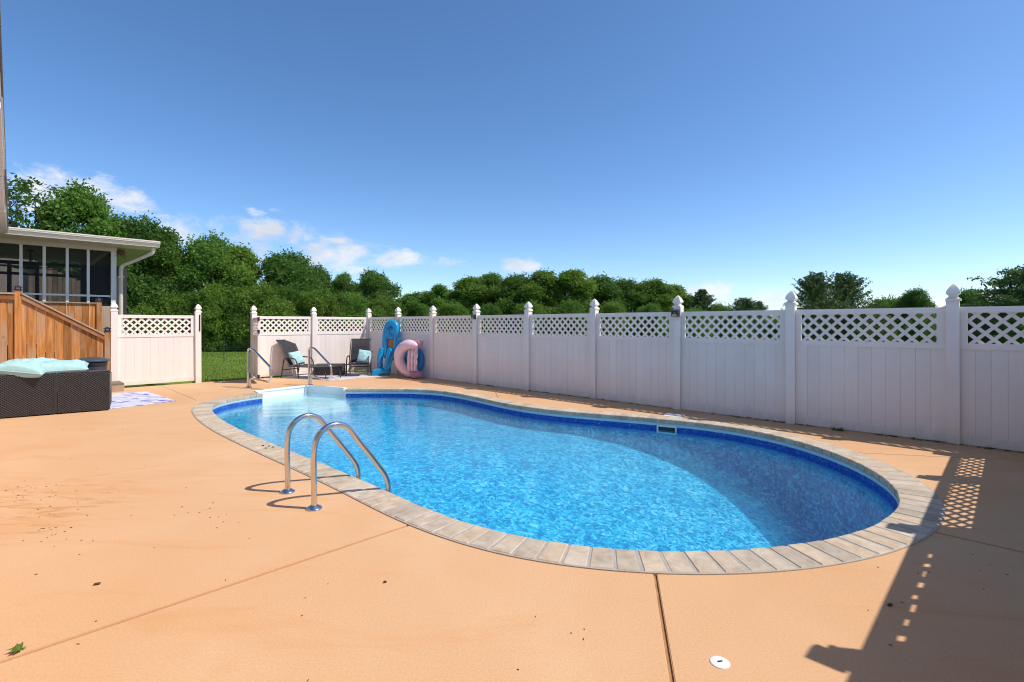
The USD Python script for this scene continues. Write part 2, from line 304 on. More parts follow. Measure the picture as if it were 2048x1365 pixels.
def water_material():
    N = {'g': ('geometry', {}), 'mp': ('mapping', {'scale': (1.0, 1.0, 1.0)}),
         'n1': ('noise_texture', {'scale': 13.0, 'detail': 3.0, 'roughness': .6, 'distortion': .6}), 'n2': ('noise_texture', {'scale': 2.3, 'detail': 2.0, 'distortion': .3}),
         'h': ('math', {'math_type': 'multiply_add', 'value2': 2.2}), 'b': ('bump', {'strength': .5, 'distance': .006}),
         'fr': ('fresnel', {'IOR': 1.33}), 't': ('transparent_bsdf', {'color': (.70, .935, .985)}), 'gl': ('glossy_bsdf', {'color': (1, 1, 1), 'roughness': .03}),
         'b2': ('bump', {'strength': .9, 'distance': .05}), 'rf': ('refraction_bsdf', {'color': (.70, .935, .985), 'roughness': 0.0, 'IOR': 1.10}), 'tm': ('mix_closure', {'fac': .30}),
         'm': ('mix_closure', {})}
    L = [('g.position', 'mp.vector'), ('mp.vector', 'n1.vector'), ('mp.vector', 'n2.vector'), ('n2.fac', 'h.value1'), ('n1.fac', 'h.value3'), ('h.value', 'b.height'),
         ('b.normal', 'fr.normal'), ('b.normal', 'gl.normal'), ('h.value', 'b2.height'), ('b2.normal', 'rf.normal'), ('t.BSDF', 'tm.closure1'), ('rf.BSDF', 'tm.closure2'), ('fr.fac', 'm.fac'), ('tm.closure', 'm.closure1'), ('gl.BSDF', 'm.closure2')]
    return mat('pool_water_look', N, L, surface='m.closure')
M['water'] = water_material()

def grass_ground():
    N = {'g': ('geometry', {}), 'n': ('noise_texture', {'scale': .35, 'detail': 8.0, 'roughness': .65}), 'r': ('rgb_ramp', {'ramp': [(0.3, (.13, .20, .028)), (0.5, (.18, .26, .042)), (.7, (.24, .30, .06))]}),
         'n2': ('noise_texture', {'scale': 22.0, 'detail': 5.0, 'roughness': .7}), 'r2': ('rgb_ramp', {'ramp': [(0.3, (.55, .55, .5)), (.7, (1.3, 1.3, 1.2))]}), 'mul': ('mix_color', {'blend_type': 'multiply', 'fac': 1.0, 'use_clamp_result': False}),
         'b': ('bump', {'strength': .8, 'distance': .05}), 'p': ('principled_bsdf', {'roughness': .9, 'specular_ior_level': .1})}
    L = [('g.position', 'n.vector'), ('n.fac', 'r.fac'), ('g.position', 'n2.vector'), ('n2.fac', 'r2.fac'), ('r.color', 'mul.a'), ('r2.color', 'mul.b'), ('mul.result', 'p.base_color'), ('n2.fac', 'b.height'), ('b.normal', 'p.normal')]
    return mat('lawn_look', N, L)
M['lawn'] = grass_ground()

def leaf_material(name, lo, hi, trans=.45):
    N = {'g': ('geometry', {}), 'oi': ('object_info', {}), 'n': ('noise_texture', {'scale': .55, 'detail': 3.0}), 'mf': ('math', {'math_type': 'multiply_add', 'value2': .45}), 'k': ('math', {'math_type': 'multiply', 'value2': .6}),
         'r': ('rgb_ramp', {'ramp': [(0.1, lo), (.9, hi)]}), 'mr': ('map_range', {'to_min': .82, 'to_max': 1.15}), 'h': ('hsv', {}),
         'd': ('principled_bsdf', {'roughness': .55, 'specular_ior_level': .25}), 't': ('translucent_bsdf', {}), 'm': ('mix_closure', {'fac': trans})}
    L = [('g.position', 'n.vector'), ('n.fac', 'k.value1'), ('g.random_per_island', 'mf.value1'), ('k.value', 'mf.value3'), ('mf.value', 'r.fac'), ('oi.random', 'mr.value'), ('mr.result', 'h.value'), ('r.color', 'h.color'),
         ('h.color', 'd.base_color'), ('h.color', 't.color'), ('d.BSDF', 'm.closure1'), ('t.BSDF', 'm.closure2')]
    return mat(name, N, L, surface='m.closure')
M['leaf'] = leaf_material('leaf_mid_green', (.075, .165, .022), (.25, .38, .06))
M['leaf_yellow'] = leaf_material('leaf_yellow_green', (.10, .19, .022), (.31, .41, .065))
M['leaf_dark'] = leaf_material('leaf_dark_green', (.055, .13, .02), (.19, .32, .05))
M['needle'] = leaf_material('cedar_needles', (.05, .10, .025), (.17, .24, .06), .35)
M['blade'] = leaf_material('grass_blade', (.14, .22, .03), (.28, .36, .07), .45)

def wood_material(name, a, b, c):
    N = {'tc': ('texture_coordinate', {}), 'oi': ('object_info', {}), 'om': ('math', {'math_type': 'multiply', 'value2': 91.0}), 'cx': ('combine_xyz', {}), 'va': ('vector_math', {'math_type': 'add'}),
         'mp': ('mapping', {'scale': (16.0, 16.0, 1.3)}), 'n': ('noise_texture', {'scale': 1.0, 'detail': 7.0, 'roughness': .62, 'distortion': 1.2}), 'r': ('rgb_ramp', {'ramp': [(0.25, a), (0.5, b), (0.78, c)]}),
         'kn': ('voronoi_texture', {'scale': 2.6}), 'kr': ('rgb_ramp', {'ramp': [(0.03, (1, 1, 1)), (0.09, (0, 0, 0))]}), 'km': ('mix_color', {'b': (.12, .045, .015)}),
         'mr': ('map_range', {'to_min': .62, 'to_max': 1.35}), 'h': ('hsv', {}),
         'gn': ('noise_texture', {'scale': 1.2, 'detail': 4.0}), 'gr': ('rgb_ramp', {'ramp': [(0.50, (0, 0, 0)), (0.70, (.75, .75, .75))]}), 'gm': ('mix_color', {'b': (.40, .29, .20)}),
         'b': ('bump', {'strength': .25, 'distance': .004}), 'p': ('principled_bsdf', {'roughness': .75, 'specular_ior_level': .25})}
    L = [('oi.random', 'om.value1'), ('om.value', 'cx.x'), ('om.value', 'cx.z'), ('tc.object', 'va.vector1'), ('cx.vector', 'va.vector2'), ('va.vector', 'mp.vector'), ('mp.vector', 'n.vector'), ('n.fac', 'r.fac'),
         ('va.vector', 'kn.vector'), ('kn.distance', 'kr.fac'), ('kr.color', 'km.fac'), ('r.color', 'km.a'), ('oi.random', 'mr.value'), ('mr.result', 'h.value'), ('km.result', 'h.color'),
         ('va.vector', 'gn.vector'), ('gn.fac', 'gr.fac'), ('gr.color', 'gm.fac'), ('h.color', 'gm.a'), ('gm.result', 'p.base_color'), ('n.fac', 'b.height'), ('b.normal', 'p.normal')]
    return mat(name, N, L)
M['cedar'] = wood_material('cedar_board', (.22, .07, .016), (.42, .165, .042), (.56, .28, .11))
M['cedar_dark'] = wood_material('cedar_rail', (.17, .06, .018), (.25, .095, .03), (.33, .14, .05))
M['oldwood'] = wood_material('grey_board', (.24, .17, .11), (.33, .24, .16), (.40, .31, .22))

def wicker_material():
    N = {'tc': ('texture_coordinate', {}), 'n': ('noise_texture', {'scale': 60.0, 'detail': 3.0}), 'r': ('rgb_ramp', {'ramp': [(0.3, (.066, .058, .057)), (0.6, (.118, .104, .10)), (.8, (.20, .18, .17))]}),
         'g': ('geometry', {}), 'mr': ('map_range', {'to_min': .7, 'to_max': 1.35}), 'h': ('hsv', {}), 'p': ('principled_bsdf', {'roughness': .42, 'specular_ior_level': .5})}
    L = [('g.position', 'n.vector'), ('n.fac', 'r.fac'), ('g.random_per_island', 'mr.value'), ('mr.result', 'h.value'), ('r.color', 'h.color'), ('h.color', 'p.base_color')]
    return mat('brown_wicker', N, L)
M['wicker'] = wicker_material(); M['wickercore'] = plain('wicker_core', (.018, .014, .012), .7)

def screen_material():
    N = {'t': ('transparent_bsdf', {'color': (1, 1, 1)}), 'd': ('diffuse_bsdf', {'color': (.02, .02, .02)}), 'm': ('mix_closure', {'fac': .50})}
    return mat('insect_screen', N, [('t.BSDF', 'm.closure1'), ('d.BSDF', 'm.closure2')], surface='m.closure')
M['screen'] = screen_material()

def rug_material(name, seed, cols):
    N = {'g': ('geometry', {}), 'mp': ('mapping', {'location': (seed, seed * 2, 0), 'rotation': (0, 0, .8), 'scale': (1.3, 3.2, 1)}), 'n': ('noise_texture', {'scale': 1.5, 'detail': 4.0, 'roughness': .62, 'distortion': 1.3}), 'r': ('rgb_ramp', {'ramp': cols}),
         'w': ('noise_texture', {'scale': 140.0}), 'b': ('bump', {'strength': .3, 'distance': .003}), 'p': ('principled_bsdf', {'roughness': .9, 'specular_ior_level': .1})}
    return mat(name, N, [('g.position', 'mp.vector'), ('mp.vector', 'n.vector'), ('n.fac', 'r.fac'), ('r.color', 'p.base_color'), ('g.position', 'w.vector'), ('w.fac', 'b.height'), ('b.normal', 'p.normal')])
M['rug'] = rug_material('printed_rug', 3.0, [(.34, (.10, .08, .33)), (.43, (.20, .18, .48)), (.47, (.55, .53, .58)), (.56, (.66, .63, .62)), (.62, (.30, .38, .60)), (.68, (.62, .58, .60)), (.76, (.38, .10, .24))])
M['rug2'] = rug_material('faded_rug', 8.0, [(.32, (.22, .19, .30)), (.44, (.58, .52, .52)), (.58, (.66, .60, .57)), (.7, (.40, .33, .40))])

def vinyl_toy(name, color, alpha=1.0, trans=0.0):
    N = {'p': ('principled_bsdf', {'base_color': color, 'roughness': .16, 'specular_ior_level': .6, 'coat_weight': .4, 'coat_roughness': .08}), 't': ('transparent_bsdf', {'color': tuple(min(1, c * .5 + .5) for c in color)}), 'm': ('mix_closure', {'fac': 1 - alpha}),
         'g': ('geometry', {}), 'n': ('noise_texture', {'scale': 14.0, 'detail': 3.0}), 'b': ('bump', {'strength': .25, 'distance': .02})}
    return mat(name, N, [('g.position', 'n.vector'), ('n.fac', 'b.height'), ('b.normal', 'p.normal'), ('p.BSDF', 'm.closure1'), ('t.BSDF', 'm.closure2')], surface='m.closure')
M['toyblue'] = vinyl_toy('blue_vinyl', (.01, .30, .56), .86); M['toypink'] = vinyl_toy('pink_vinyl', (.78, .53, .56), 1.0); M['toypinkclear'] = vinyl_toy('clear_pink_vinyl', (.66, .28, .36), .62)
M['toyorange'] = vinyl_toy('orange_vinyl', (.55, .22, .05), 1.0); M['toyclear'] = vinyl_toy('clear_blue_vinyl', (.02, .26, .55), .72)

# ------------------------------------------------------------------ layout of the place
DA = np.array([1, 1]) / math.sqrt(2)                  # along the house, the back fence and the third fence
fence_R0, fence_R1 = np.array([-4.62, 16.10]), np.array([5.54, 6.276])    # corner post, last post in view
DR = (fence_R1 - fence_R0) / np.linalg.norm(fence_R1 - fence_R0); NR = np.array([-DR[1], DR[0]])
if np.dot(NR, -fence_R1) < 0: NR = -NR                # towards the pool
NB = np.array([1, -1]) / math.sqrt(2)                 # back fence normal towards the pool

pool_px = [(692, 779.5), (780, 779.5), (860, 781), (918, 787), (962, 798), (1006, 808), (1065, 818), (1153, 825), (1211, 829.5), (1299, 836), (1387, 845), (1459, 855), (1500, 863), (1555, 876), (1629, 895), (1692, 915), (1737, 936), (1774, 958),
           (1792, 982), (1796, 1000), (1783, 1026), (1752, 1052), (1707, 1071), (1659, 1083), (1581, 1096), (1500, 1104), (1397, 1108), (1298, 1106), (1161, 1096), (1059, 1081), (999, 1067), (942, 1050), (839, 1015), (778, 991),
           (740, 976), (678, 947), (620, 920), (567, 896), (497, 866), (445, 841), (418, 825), (414, 818), (421, 812), (445, 804), (480, 796), (522, 789)]
raw = np.array([ground(*p) for p in pool_px])
tck, _ = splprep(raw.T, s=0.05, k=3)
curve = np.array(splev(np.linspace(0, 1, 400), tck)).T
seg = np.r_[0, np.cumsum(np.linalg.norm(np.diff(curve, axis=0), axis=1))]
def on_curve(s):
    return np.stack([np.interp(s, seg, curve[:, 0]), np.interp(s, seg, curve[:, 1])], -1)
def curve_normal(s):                                    # outward
    d = on_curve(np.minimum(s + .03, seg[-1])) - on_curve(np.maximum(s - .03, 0)); d /= np.linalg.norm(d, axis=-1, keepdims=True)
    return np.stack([-d[..., 1], d[..., 0]], -1)
E_, D_ = curve[-1], curve[0]
A_, B_, C_ = ground(514, 783), ground(616, 772), ground(687, 777)
recess = sg.Polygon([E_, A_, B_, C_, D_]).buffer(0.001)
pool = sg.Polygon(curve).buffer(0)
COP = 0.275
ss = np.linspace(0, seg[-1], 500); outer_pts = on_curve(ss) + curve_normal(ss) * COP
outer = ops.unary_union([sg.Polygon(outer_pts).buffer(0), pool, recess.buffer(.06, join_style=2)])

# ------------------------------------------------------------------ ground
def grid_sheet(x0, x1, y0, y1, z, m, name, **k):
    v = np.array([[x0, y0, z], [x1, y0, z], [x1, y1, z], [x0, y1, z]]); return obj(name, trimesh.Trimesh(v, [[0, 1, 2], [0, 2, 3]], process=False), m, **k)
hole = ops.unary_union([outer.buffer(-.03)])
far = sg.box(-900, -900, 900, 900).difference(hole)
lawn = polymesh(far, -1.2, -0.075)
obj('lawn', lawn, M['lawn'], kind='structure', label='mown green lawn stretching beyond the white fence')

# pool deck of orange concrete slabs with open joints
deck_poly = sg.Polygon([fence_R0 + NB * .05 - NR * .06, fence_R1 + DR * 1.1 - NR * .06, np.array([4.6, 3.95]), np.array([-1.5, -2.2]), np.array([-4.5, -3.0]), np.array([-14.5, 7.5]), np.array([-12.0, 9.2]) , np.array([-9.25, 11.55]) + NB * .02])
deck_poly = deck_poly.union(sg.Polygon([np.array([6.2, 5.9]), np.array([4.0, 3.2]), np.array([-1.7, -2.5]), np.array([2, 4])])).buffer(0)
deck_poly = deck_poly.difference(outer)
def ext(a, b, ka, kb):
    a, b = np.asarray(a), np.asarray(b); d = (b - a) / np.linalg.norm(b - a); return sg.LineString([a - d * ka, b + d * kb])
joints = [(ext(ground(0, 1325), ground(820, 1050), 8, .15), .011), (ext(ground(1345, 1365), ground(1310, 1148), 8, .15), .010), (ext(ground(1870, 1065), ground(2048, 1105), .15, 8), .010),
          (ext(ground(1714, 906), ground(2048, 922), .2, 4), .004), (ext(ground(0, 983), ground(500, 902), 12, .2), .003), (ext(ground(390, 800), ground(300, 762), .1, 6), .003), (ext(ground(1000, 806), ground(985, 772), .2, 1), .003)]
cut = ops.unary_union([l.buffer(w, cap_style=2) for l, w in joints])
deck = thing('pool_deck', 'orange stained concrete deck around the pool', kind='structure')
for g in sorted(deck_poly.difference(cut).geoms, key=lambda g: -g.area):
    if g.area < .01: continue
    g2 = g.buffer(-.004, join_style=2)
    m = polymesh(g, -.11, -.003); top = polymesh(g2, -.004, .0)
    obj('slab', cat([m, top]), M['deck'], deck)
obj('joint_filler', polymesh(deck_poly, -.14, -.013), M['joint'], deck)

# ------------------------------------------------------------------ swimming pool
def floor_depth(p):
    p = np.atleast_2d(p); q = p[:, 0] * .6 - p[:, 1] * .8
    k = np.clip((q + 6.3) / 4.2, 0, 1); k = k * k * (3 - 2 * k)
    return .36 + .72 * k
WATER = -.15
pl = thing('swimming_pool', 'freeform swimming pool with blue liner and tan brick coping', 'swimming pool')
inner = pool.buffer(-.02)
bpts = np.array(pool.exterior.coords)[:-1]
mnx, mny, mxx, mxy = pool.bounds
gx, gy = np.meshgrid(np.arange(mnx, mxx, .16), np.arange(mny, mxy, .16)); gp = np.stack([gx.ravel(), gy.ravel()], 1)
import shapely
keep = shapely.contains_xy(pool.buffer(-.07), gp[:, 0], gp[:, 1])
bres = np.array([pool.exterior.interpolate(s).coords[0] for s in np.arange(0, pool.exterior.length, .10)])
fp = np.vstack([bres, gp[keep]]); tri = Delaunay(fp).simplices
cen = fp[tri].mean(1); tri = tri[shapely.contains_xy(pool, cen[:, 0], cen[:, 1])]
fz = -floor_depth(fp)
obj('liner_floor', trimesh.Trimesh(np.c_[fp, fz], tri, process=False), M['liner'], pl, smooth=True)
nb = len(bres); wd = floor_depth(bres)
def ribbon(p, z0, z1, closed=True):
    n = len(p); v = np.vstack([np.c_[p, np.broadcast_to(z0, n)], np.c_[p, np.broadcast_to(z1, n)]]); f = []
    for i in range(n if closed else n - 1):
        j = (i + 1) % n; f += [[i, j, n + j], [i, n + j, n + i]]
    return trimesh.Trimesh(v, f, process=False)
wall_s = np.linspace(0, seg[-1], 300); wall_p = on_curve(wall_s)
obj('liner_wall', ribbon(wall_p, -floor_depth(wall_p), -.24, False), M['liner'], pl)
obj('liner_border', ribbon(wall_p, -.24, -.10, False), M['liner_band'], pl)
iw = on_curve(wall_s) - curve_normal(wall_s) * .012
tr = np.vstack([np.c_[wall_p, np.full(300, -.055)], np.c_[iw, np.full(300, -.058)], np.c_[iw, np.full(300, -.082)], np.c_[wall_p, np.full(300, -.100)]]); tf = []
for k in range(3):
    for i in range(299): tf += [[k * 300 + i, k * 300 + i + 1, (k + 1) * 300 + i + 1], [k * 300 + i, (k + 1) * 300 + i + 1, (k + 1) * 300 + i]]
obj('liner_track', trimesh.Trimesh(tr, tf, process=False), M['bead'], pl)
# coping: one brick after another round the pool, grout between
pitch = .147; nst = int(seg[-1] / pitch); ds = seg[-1] / nst
gs = np.linspace(0, seg[-1], 500)
gi, go = on_curve(gs) - curve_normal(gs) * .008, on_curve(gs) + curve_normal(gs) * (COP + .006)
gr = sg.Polygon(np.vstack([gi, go[::-1]])).buffer(0)
obj('grout', polymesh(gr, -.055, .0075), M['grout'], pl)
for i in range(nst):
    gap = .007 + .007 * random.random()
    s0, s1 = i * ds + gap, (i + 1) * ds - gap * .4
    sm = (s0 + s1) / 2; a = np.array([s0, sm, s1]); c, n = on_curve(a), curve_normal(a)
    o = COP - .002 + RNG.normal(0, .003); q = -.014 + RNG.normal(0, .002)
    poly = np.vstack([c + n * q, (c + n * o)[::-1]])
    obj('coping_brick', prism(poly, -.05, .012 + RNG.normal(0, .0012), .008), M['coping'], pl)
# white moulded entry steps
back = np.array([E_, A_, B_, C_, D_])
st = [ribbon(back, -.62, .012, False)]
lip = sg.LineString(back).buffer(.055, cap_style=2, join_style=2).difference(sg.LineString(back).buffer(.0001)).difference(pool)
st.append(polymesh(lip.difference(recess.buffer(-.02)), -.02, .016))
obj('entry_step_wall', cat(st), M['stepwhite'], pl)
mid = (A_ + B_ + C_ + D_ + E_) / 5; down = np.array([.45, -.89]) * 1.0
rec2 = ops.unary_union([recess, recess.buffer(.02)])
for k, (g, z) in enumerate(((.06, -.245), (.36, -.29), (.66, -.322), (.95, -.345))):
    sw = sg.Polygon([A_, B_, C_, D_, D_ + down * g * .9, (D_ + E_) / 2 + down * (g + .18), E_ + down * g * .9, E_]).convex_hull
    sw = sw.intersection(ops.unary_union([recess, pool.buffer(-.004)]))
    obj('entry_step', polymesh(sw.buffer(-.004 - .002 * k), z - .3, z), M['stepwhite'], pl)
# skimmer mouth in the far wall, under the lid
sk = ground(1340, 838); ski = np.argmin(np.linalg.norm(on_curve(wall_s) - sk, axis=1)); sp = wall_p[ski]; sn = -curve_normal(np.array([wall_s[ski]]))[0]; sd = np.array([-sn[1], sn[0]]); ang = math.atan2(sd[1], sd[0])
fr = []
for dx, dz, w, h in ((0, .052, .30, .022), (0, -.052, .30, .022), (-.139, 0, .022, .082), (.139, 0, .022, .082)):
    c = sp + sd * dx + sn * .012; fr.append(box([c[0], c[1], -.148 + dz], [w, .024, h], ang))
obj('skimmer_frame', cat(fr), M['lidwhite'], pl)
c = sp + sn * .004; obj('skimmer_mouth', box([c[0], c[1], -.148], [.256, .012, .082], ang), M['darkhole'], pl)
# three return-jet holes style notches on a brick left by the ladder
for (u, v) in ((526, 894), (532, 899), (538, 895), (546, 897)):
    c = ground(u, v); obj('anchor_plug', place(trimesh.creation.cylinder(.014, .006, sections=12), (c[0], c[1], .016)), M['darkhole'], pl)

wpoly = ops.unary_union([pool, recess]).buffer(-.003)
wv = np.array(wpoly.exterior.coords)[:-1]
wm = trimesh.creation.extrude_polygon(wpoly, .01, engine='earcut')
up = wm.face_normals[:, 2] > .9
wm = trimesh.Trimesh(wm.vertices, wm.faces[up]); wm.remove_unreferenced_vertices(); wm.vertices[:, 2] = WATER
obj('pool_water', wm, M['water'], kind='structure', label='clear rippled water filling the blue pool')

# ------------------------------------------------------------------ white vinyl fences
FH, PW = 1.71, .127
def cap_mesh():
    prof = [(.070, 1.785), (.074, 1.788), (.074, 1.812), (.066, 1.818), (.050, 1.832), (.044, 1.845), (.048, 1.858), (.066, 1.872), (.070, 1.882), (.066, 1.903), (.056, 1.928), (.041, 1.956), (.021, 1.984), (.0, 2.004)]
    v = [];
    for r, z in prof[:-1]: v += [[-r, -r, z], [r, -r, z], [r, r, z], [-r, r, z]]
    v.append([0, 0, prof[-1][1]]); f = []; n = len(prof) - 1
    for k in range(n - 1):
        for i in range(4):
            j = (i + 1) % 4; f += [[k * 4 + i, k * 4 + j, k * 4 + 4 + j], [k * 4 + i, k * 4 + 4 + j, k * 4 + 4 + i]]
    for i in range(4): f.append([(n - 1) * 4 + i, (n - 1) * 4 + (i + 1) % 4, n * 4])
    f += [[0, 2, 1], [0, 3, 2]]
    return trimesh.Trimesh(v, f, process=False)
CAP = cap_mesh()
def fence_post(parent, p, ang, cap=True, z0=-.1):
    jitter = RNG.normal(0, .004, 2)
    o = obj('post', place(cat([box([0, 0, (1.79 + z0) / 2], [PW, PW, 1.79 - z0])]), (p[0], p[1], 0), rz=ang, ry=jitter[0], rx=jitter[1]), M['vinyl'], parent)
    if cap: obj('cap', place(CAP, (p[0], p[1], 0), rz=ang), M['vinyl'], o)
    return o
def lattice(w, z0, z1, pitch=.107, sw=.040):
    """Crossed slats clipped to a w x (z1-z0) opening, in the xz plane; one polygon per slat."""
    clip = sg.box(0, z0, w, z1); out = []
    h = z1 - z0; step = pitch * math.sqrt(2)
    for sgn in (1, -1):
        k = -math.ceil(h / step) - 1
        while k * step < w + h:
            x = k * step + (0.03 if sgn > 0 else .055)
            line = sg.LineString([(x, z0 - .1), (x + h + .2, z1 + .1)]) if sgn > 0 else sg.LineString([(x + h + .2, z0 - .1), (x, z1 + .1)])
            line = affinity.translate(line, -.1 if True else 0, 0)
            g = line.buffer(sw / 2, cap_style=2).intersection(clip)
            if not g.is_empty and g.area > 2e-4: out.append((g, sgn))
            k += 1
    return out
def slat_mesh(g, sgn):
    m = trimesh.creation.extrude_polygon(g, .0055, engine='earcut')          # polygon in xy, thickness z
    v = m.vertices.copy(); y = v[:, 2] + (.0003 if sgn > 0 else -.0060)
    m.vertices = np.stack([v[:, 0], -y, v[:, 1]], 1); m.invert() if m.volume < 0 else None
    return m
def fence_panel(parent, p0, p1, separate=True, zb=.035, zt=FH, lat=True, wide=False, solid=False, frame_mat=None):
    """Panel between two posts; pool side is -y of the local frame."""
    d = p1 - p0; L = np.linalg.norm(d); ang = math.atan2(d[1], d[0]); g = PW / 2 - .004
    x0, x1 = g, L - g; W = x1 - x0; cx = (x0 + x1) / 2
    T = lambda m: place(m, (p0[0], p0[1], 0), rz=ang)
    fm = frame_mat or M['vinyl']
    zl0, zl1 = zt - .455, zt - .075
    sl, sr = .075, .10
    frame = [box([cx, 0, zt - .0375], [W, .048, .075]), box([cx, 0, zl0 - .037], [W, .048, .074]), 
             box([x0 + sl / 2, 0, (zl0 + zl1) / 2], [sl, .040, zl1 - zl0]), box([x1 - sr / 2, 0, (zl0 + zl1) / 2], [sr, .040, zl1 - zl0])]
    # screws of the rail brackets
    for z in (zl0 - .02, zl0 - .055, zt - .03):
        for x in (x0 + .012, x1 - .012): frame.append(box([x, -.026, z], [.008, .004, .008]))
    fo = obj('panel_frame', T(cat(frame)), fm, parent)
    obj('bottom_rail', T(box([cx, 0, zb + .05], [W, .048, .10])), fm, fo)
    nb_ = max(1, round(W / .151)); bw = W / nb_
    for k in range(nb_):
        xc = x0 + (k + .5) * bw; zc0, zc1 = zb + .095, zl0 - .07
        poly = np.array([[xc - bw / 2 + .0003, -.011], [xc + bw / 2 - .0003, -.011], [xc + bw / 2 - .0003, .011], [xc - bw / 2 + .0003, .011]])
        c = .0018; poly = np.array([[poly[0][0] + c, -.013], [poly[1][0] - c, -.013], [poly[1][0], -.0108], [poly[1][0], .0108], [poly[1][0] - c, .013], [poly[0][0] + c, .013], [poly[0][0], .0108], [poly[0][0], -.0108]])
        obj('board', T(prism(poly + [[0, RNG.normal(0, .0009)]], zc0, zc1)), fm, fo)
    obj('tongue', T(box([cx, 0, (zb + zl0) / 2], [W - .004, .006, zl0 - zb - .15])), fm, fo)
    ow = W - sl - sr
    ms = [(T(place(slat_mesh(q, s), (x0 + sl, 0, 0)))) for q, s in lattice(ow, zl0, zl1)]
    if solid:  # added out of view: board with slots shaped to cast light spots
        ms = []
        q = sg.box(0, zl0, ow, zl1)
        for k in range(8): q = q.difference(sg.box(.10 + k * .17, zl1 - .10 + .012 * (k % 2), .155 + k * .17 + .02 * (k % 3), zl1 - .05 - .008 * (k % 3)))
        m = trimesh.creation.extrude_polygon(q, .006, engine='earcut'); v = m.vertices.copy(); m.vertices = np.stack([v[:, 0] + x0 + sl, -v[:, 2], v[:, 1]], 1); m.invert()
        obj('slotted_board', T(m), fm, fo)
    elif separate:
        for m in ms: obj('lattice_slat', m, fm, fo)
    else: obj('lattice', cat(ms), fm, fo)
    return fo

us = [796, 866, 953, 1057, 1189, 1356, 1583]
def on_right(u):
    k = (u - CU) / F; # p = R0 + t DR with x = k y
    t = (k * fence_R0[1] - fence_R0[0]) / (DR[0] - k * DR[1]); return fence_R0 + t * DR
posts_R = [fence_R0] + [on_right(u) for u in us] + [fence_R1]
# third fence: parallel to the back one, off the right edge of the picture
third_c = fence_R1 + DR * 1.12
posts_R.append(third_c)
angR = math.atan2(DR[1], DR[0])
fr_ = thing('vinyl_fence', 'long white vinyl fence in shade along the right side of pool', 'fence')
for i, p in enumerate(posts_R): fence_post(fr_, p, angR)
for i in range(len(posts_R) - 1):
    a, b = posts_R[i], posts_R[i + 1]
    fence_panel(fr_, a, b, separate=i >= 4, zb=.006)

def on_back(u):
    k = (u - CU) / F; t = (k * fence_R0[1] - fence_R0[0]) / (-DA[0] + k * DA[1]); return fence_R0 - t * DA
pb1, pb2, pg1, pg2 = on_back(627), on_back(507), on_back(396), on_back(228)
fb = thing('vinyl_fence', 'sunlit white fence of two lattice panels behind the lounge chairs', 'fence')
fence_post(fb, pb1, math.pi / 4); fence_post(fb, pb2, math.pi / 4)
fence_panel(fb, pb2, pb1, separate=False); fence_panel(fb, pb1, fence_R0, separate=False)
fg = thing('vinyl_fence', 'single sunlit white fence panel between wooden stairs and open gateway', 'fence')
fence_post(fg, pg1, math.pi / 4); fence_post(fg, pg2, math.pi / 4); fence_panel(fg, pg2, pg1, separate=False, zb=.06)
obj('latch', box([pg1[0] + .06, pg1[1] - .03, 1.52], [.03, .03, .42], math.pi / 4), M['black'], fg)
# the gate leaf, swung in towards the pool
gate = thing('fence_gate', 'narrow edge-on white lattice gate standing open at the gateway', 'gate')
gdir = np.array([.54, -.84]); gdir /= np.linalg.norm(gdir); ga = pb2 + gdir * .03; gb = ga + gdir * 1.27
fence_panel(gate, ga, gb, separate=False, zb=.10, zt=1.66)
obj('gate_post', box([gb[0], gb[1], .90], [.045, .06, 1.52], math.atan2(gdir[1], gdir[0])), M['vinyl'], gate)
for z in (.17, 1.30, 1.62): obj('hinge', box([gb[0] + .01, gb[1] - .04, z], [.07, .05, .09], math.atan2(gdir[1], gdir[0])), M['black'], gate)
# third fence, out of frame on the right: its shade and lattice light fall on the deck
f3 = thing('vinyl_fence', 'white lattice fence outside the right edge casting shade on the deck', 'fence')
caps_px = [(1850, 957), (1795, 1062), (1592, 1298)]
S2 = -SUN[:2] / SUN[2]
tp = [ground(*c) - S2 * 1.97 for c in caps_px]
base3 = np.mean([t[1] - t[0] for t in tp]); line3 = lambda x: np.array([x, x + base3])
p3 = [line3((t[0] + t[1] - base3) / 2) for t in tp]
x4 = (third_c[0] + third_c[1] - base3) / 2; p3 = [line3(x4)] + p3 + [line3(p3[-1][0] - 1.27), line3(p3[-1][0] - 2.54)]
for p in p3[1:]: fence_post(f3, p, math.pi / 4)
for i in range(len(p3) - 1): fence_panel(f3, p3[i + 1], p3[i], separate=False, solid=i >= 2)

# solar lamps and small things on the fence
def solar_light(p, label, z=1.70, s=1.0):
    q = p + NR * (PW / 2); t = thing('solar_light', label, 'solar light', (q[0], q[1], z), math.degrees(math.atan2(NR[1], NR[0])) , group='solar lights on the fence posts')
    obj('housing', cat([box([.035 * s, 0, 0], [.07 * s, .115 * s, .10 * s]), box([.035 * s, 0, .055 * s], [.085 * s, .125 * s, .014 * s], ry=.25)]), M['black'], t)
    obj('lens', box([.071 * s, 0, -.025 * s], [.006, .08 * s, .035 * s]), M['tan'], t); obj('sensor', place(trimesh.creation.icosphere(1, .008), (.072 * s, 0, .012)), M['lidwhite'], t)
solar_light(posts_R[6], 'black solar lamp on the third post from right edge', 1.675, 1.05)
solar_light(posts_R[3], 'small dark solar lamp on the third post from the fence corner', 1.66, .95)
q = posts_R[1] + NR * .085
obj('thermometer_tube', cat([place(trimesh.creation.cylinder(.03, .16, sections=12), (q[0], q[1], 1.63)), place(trimesh.creation.cone(.036, .05, sections=12), (q[0], q[1], 1.71)), box([q[0], q[1], 1.53], [.05, .02, .05], .5)]), M['tan'], label='small tan tube hanging on fence post above the blue float', cat='ornament')

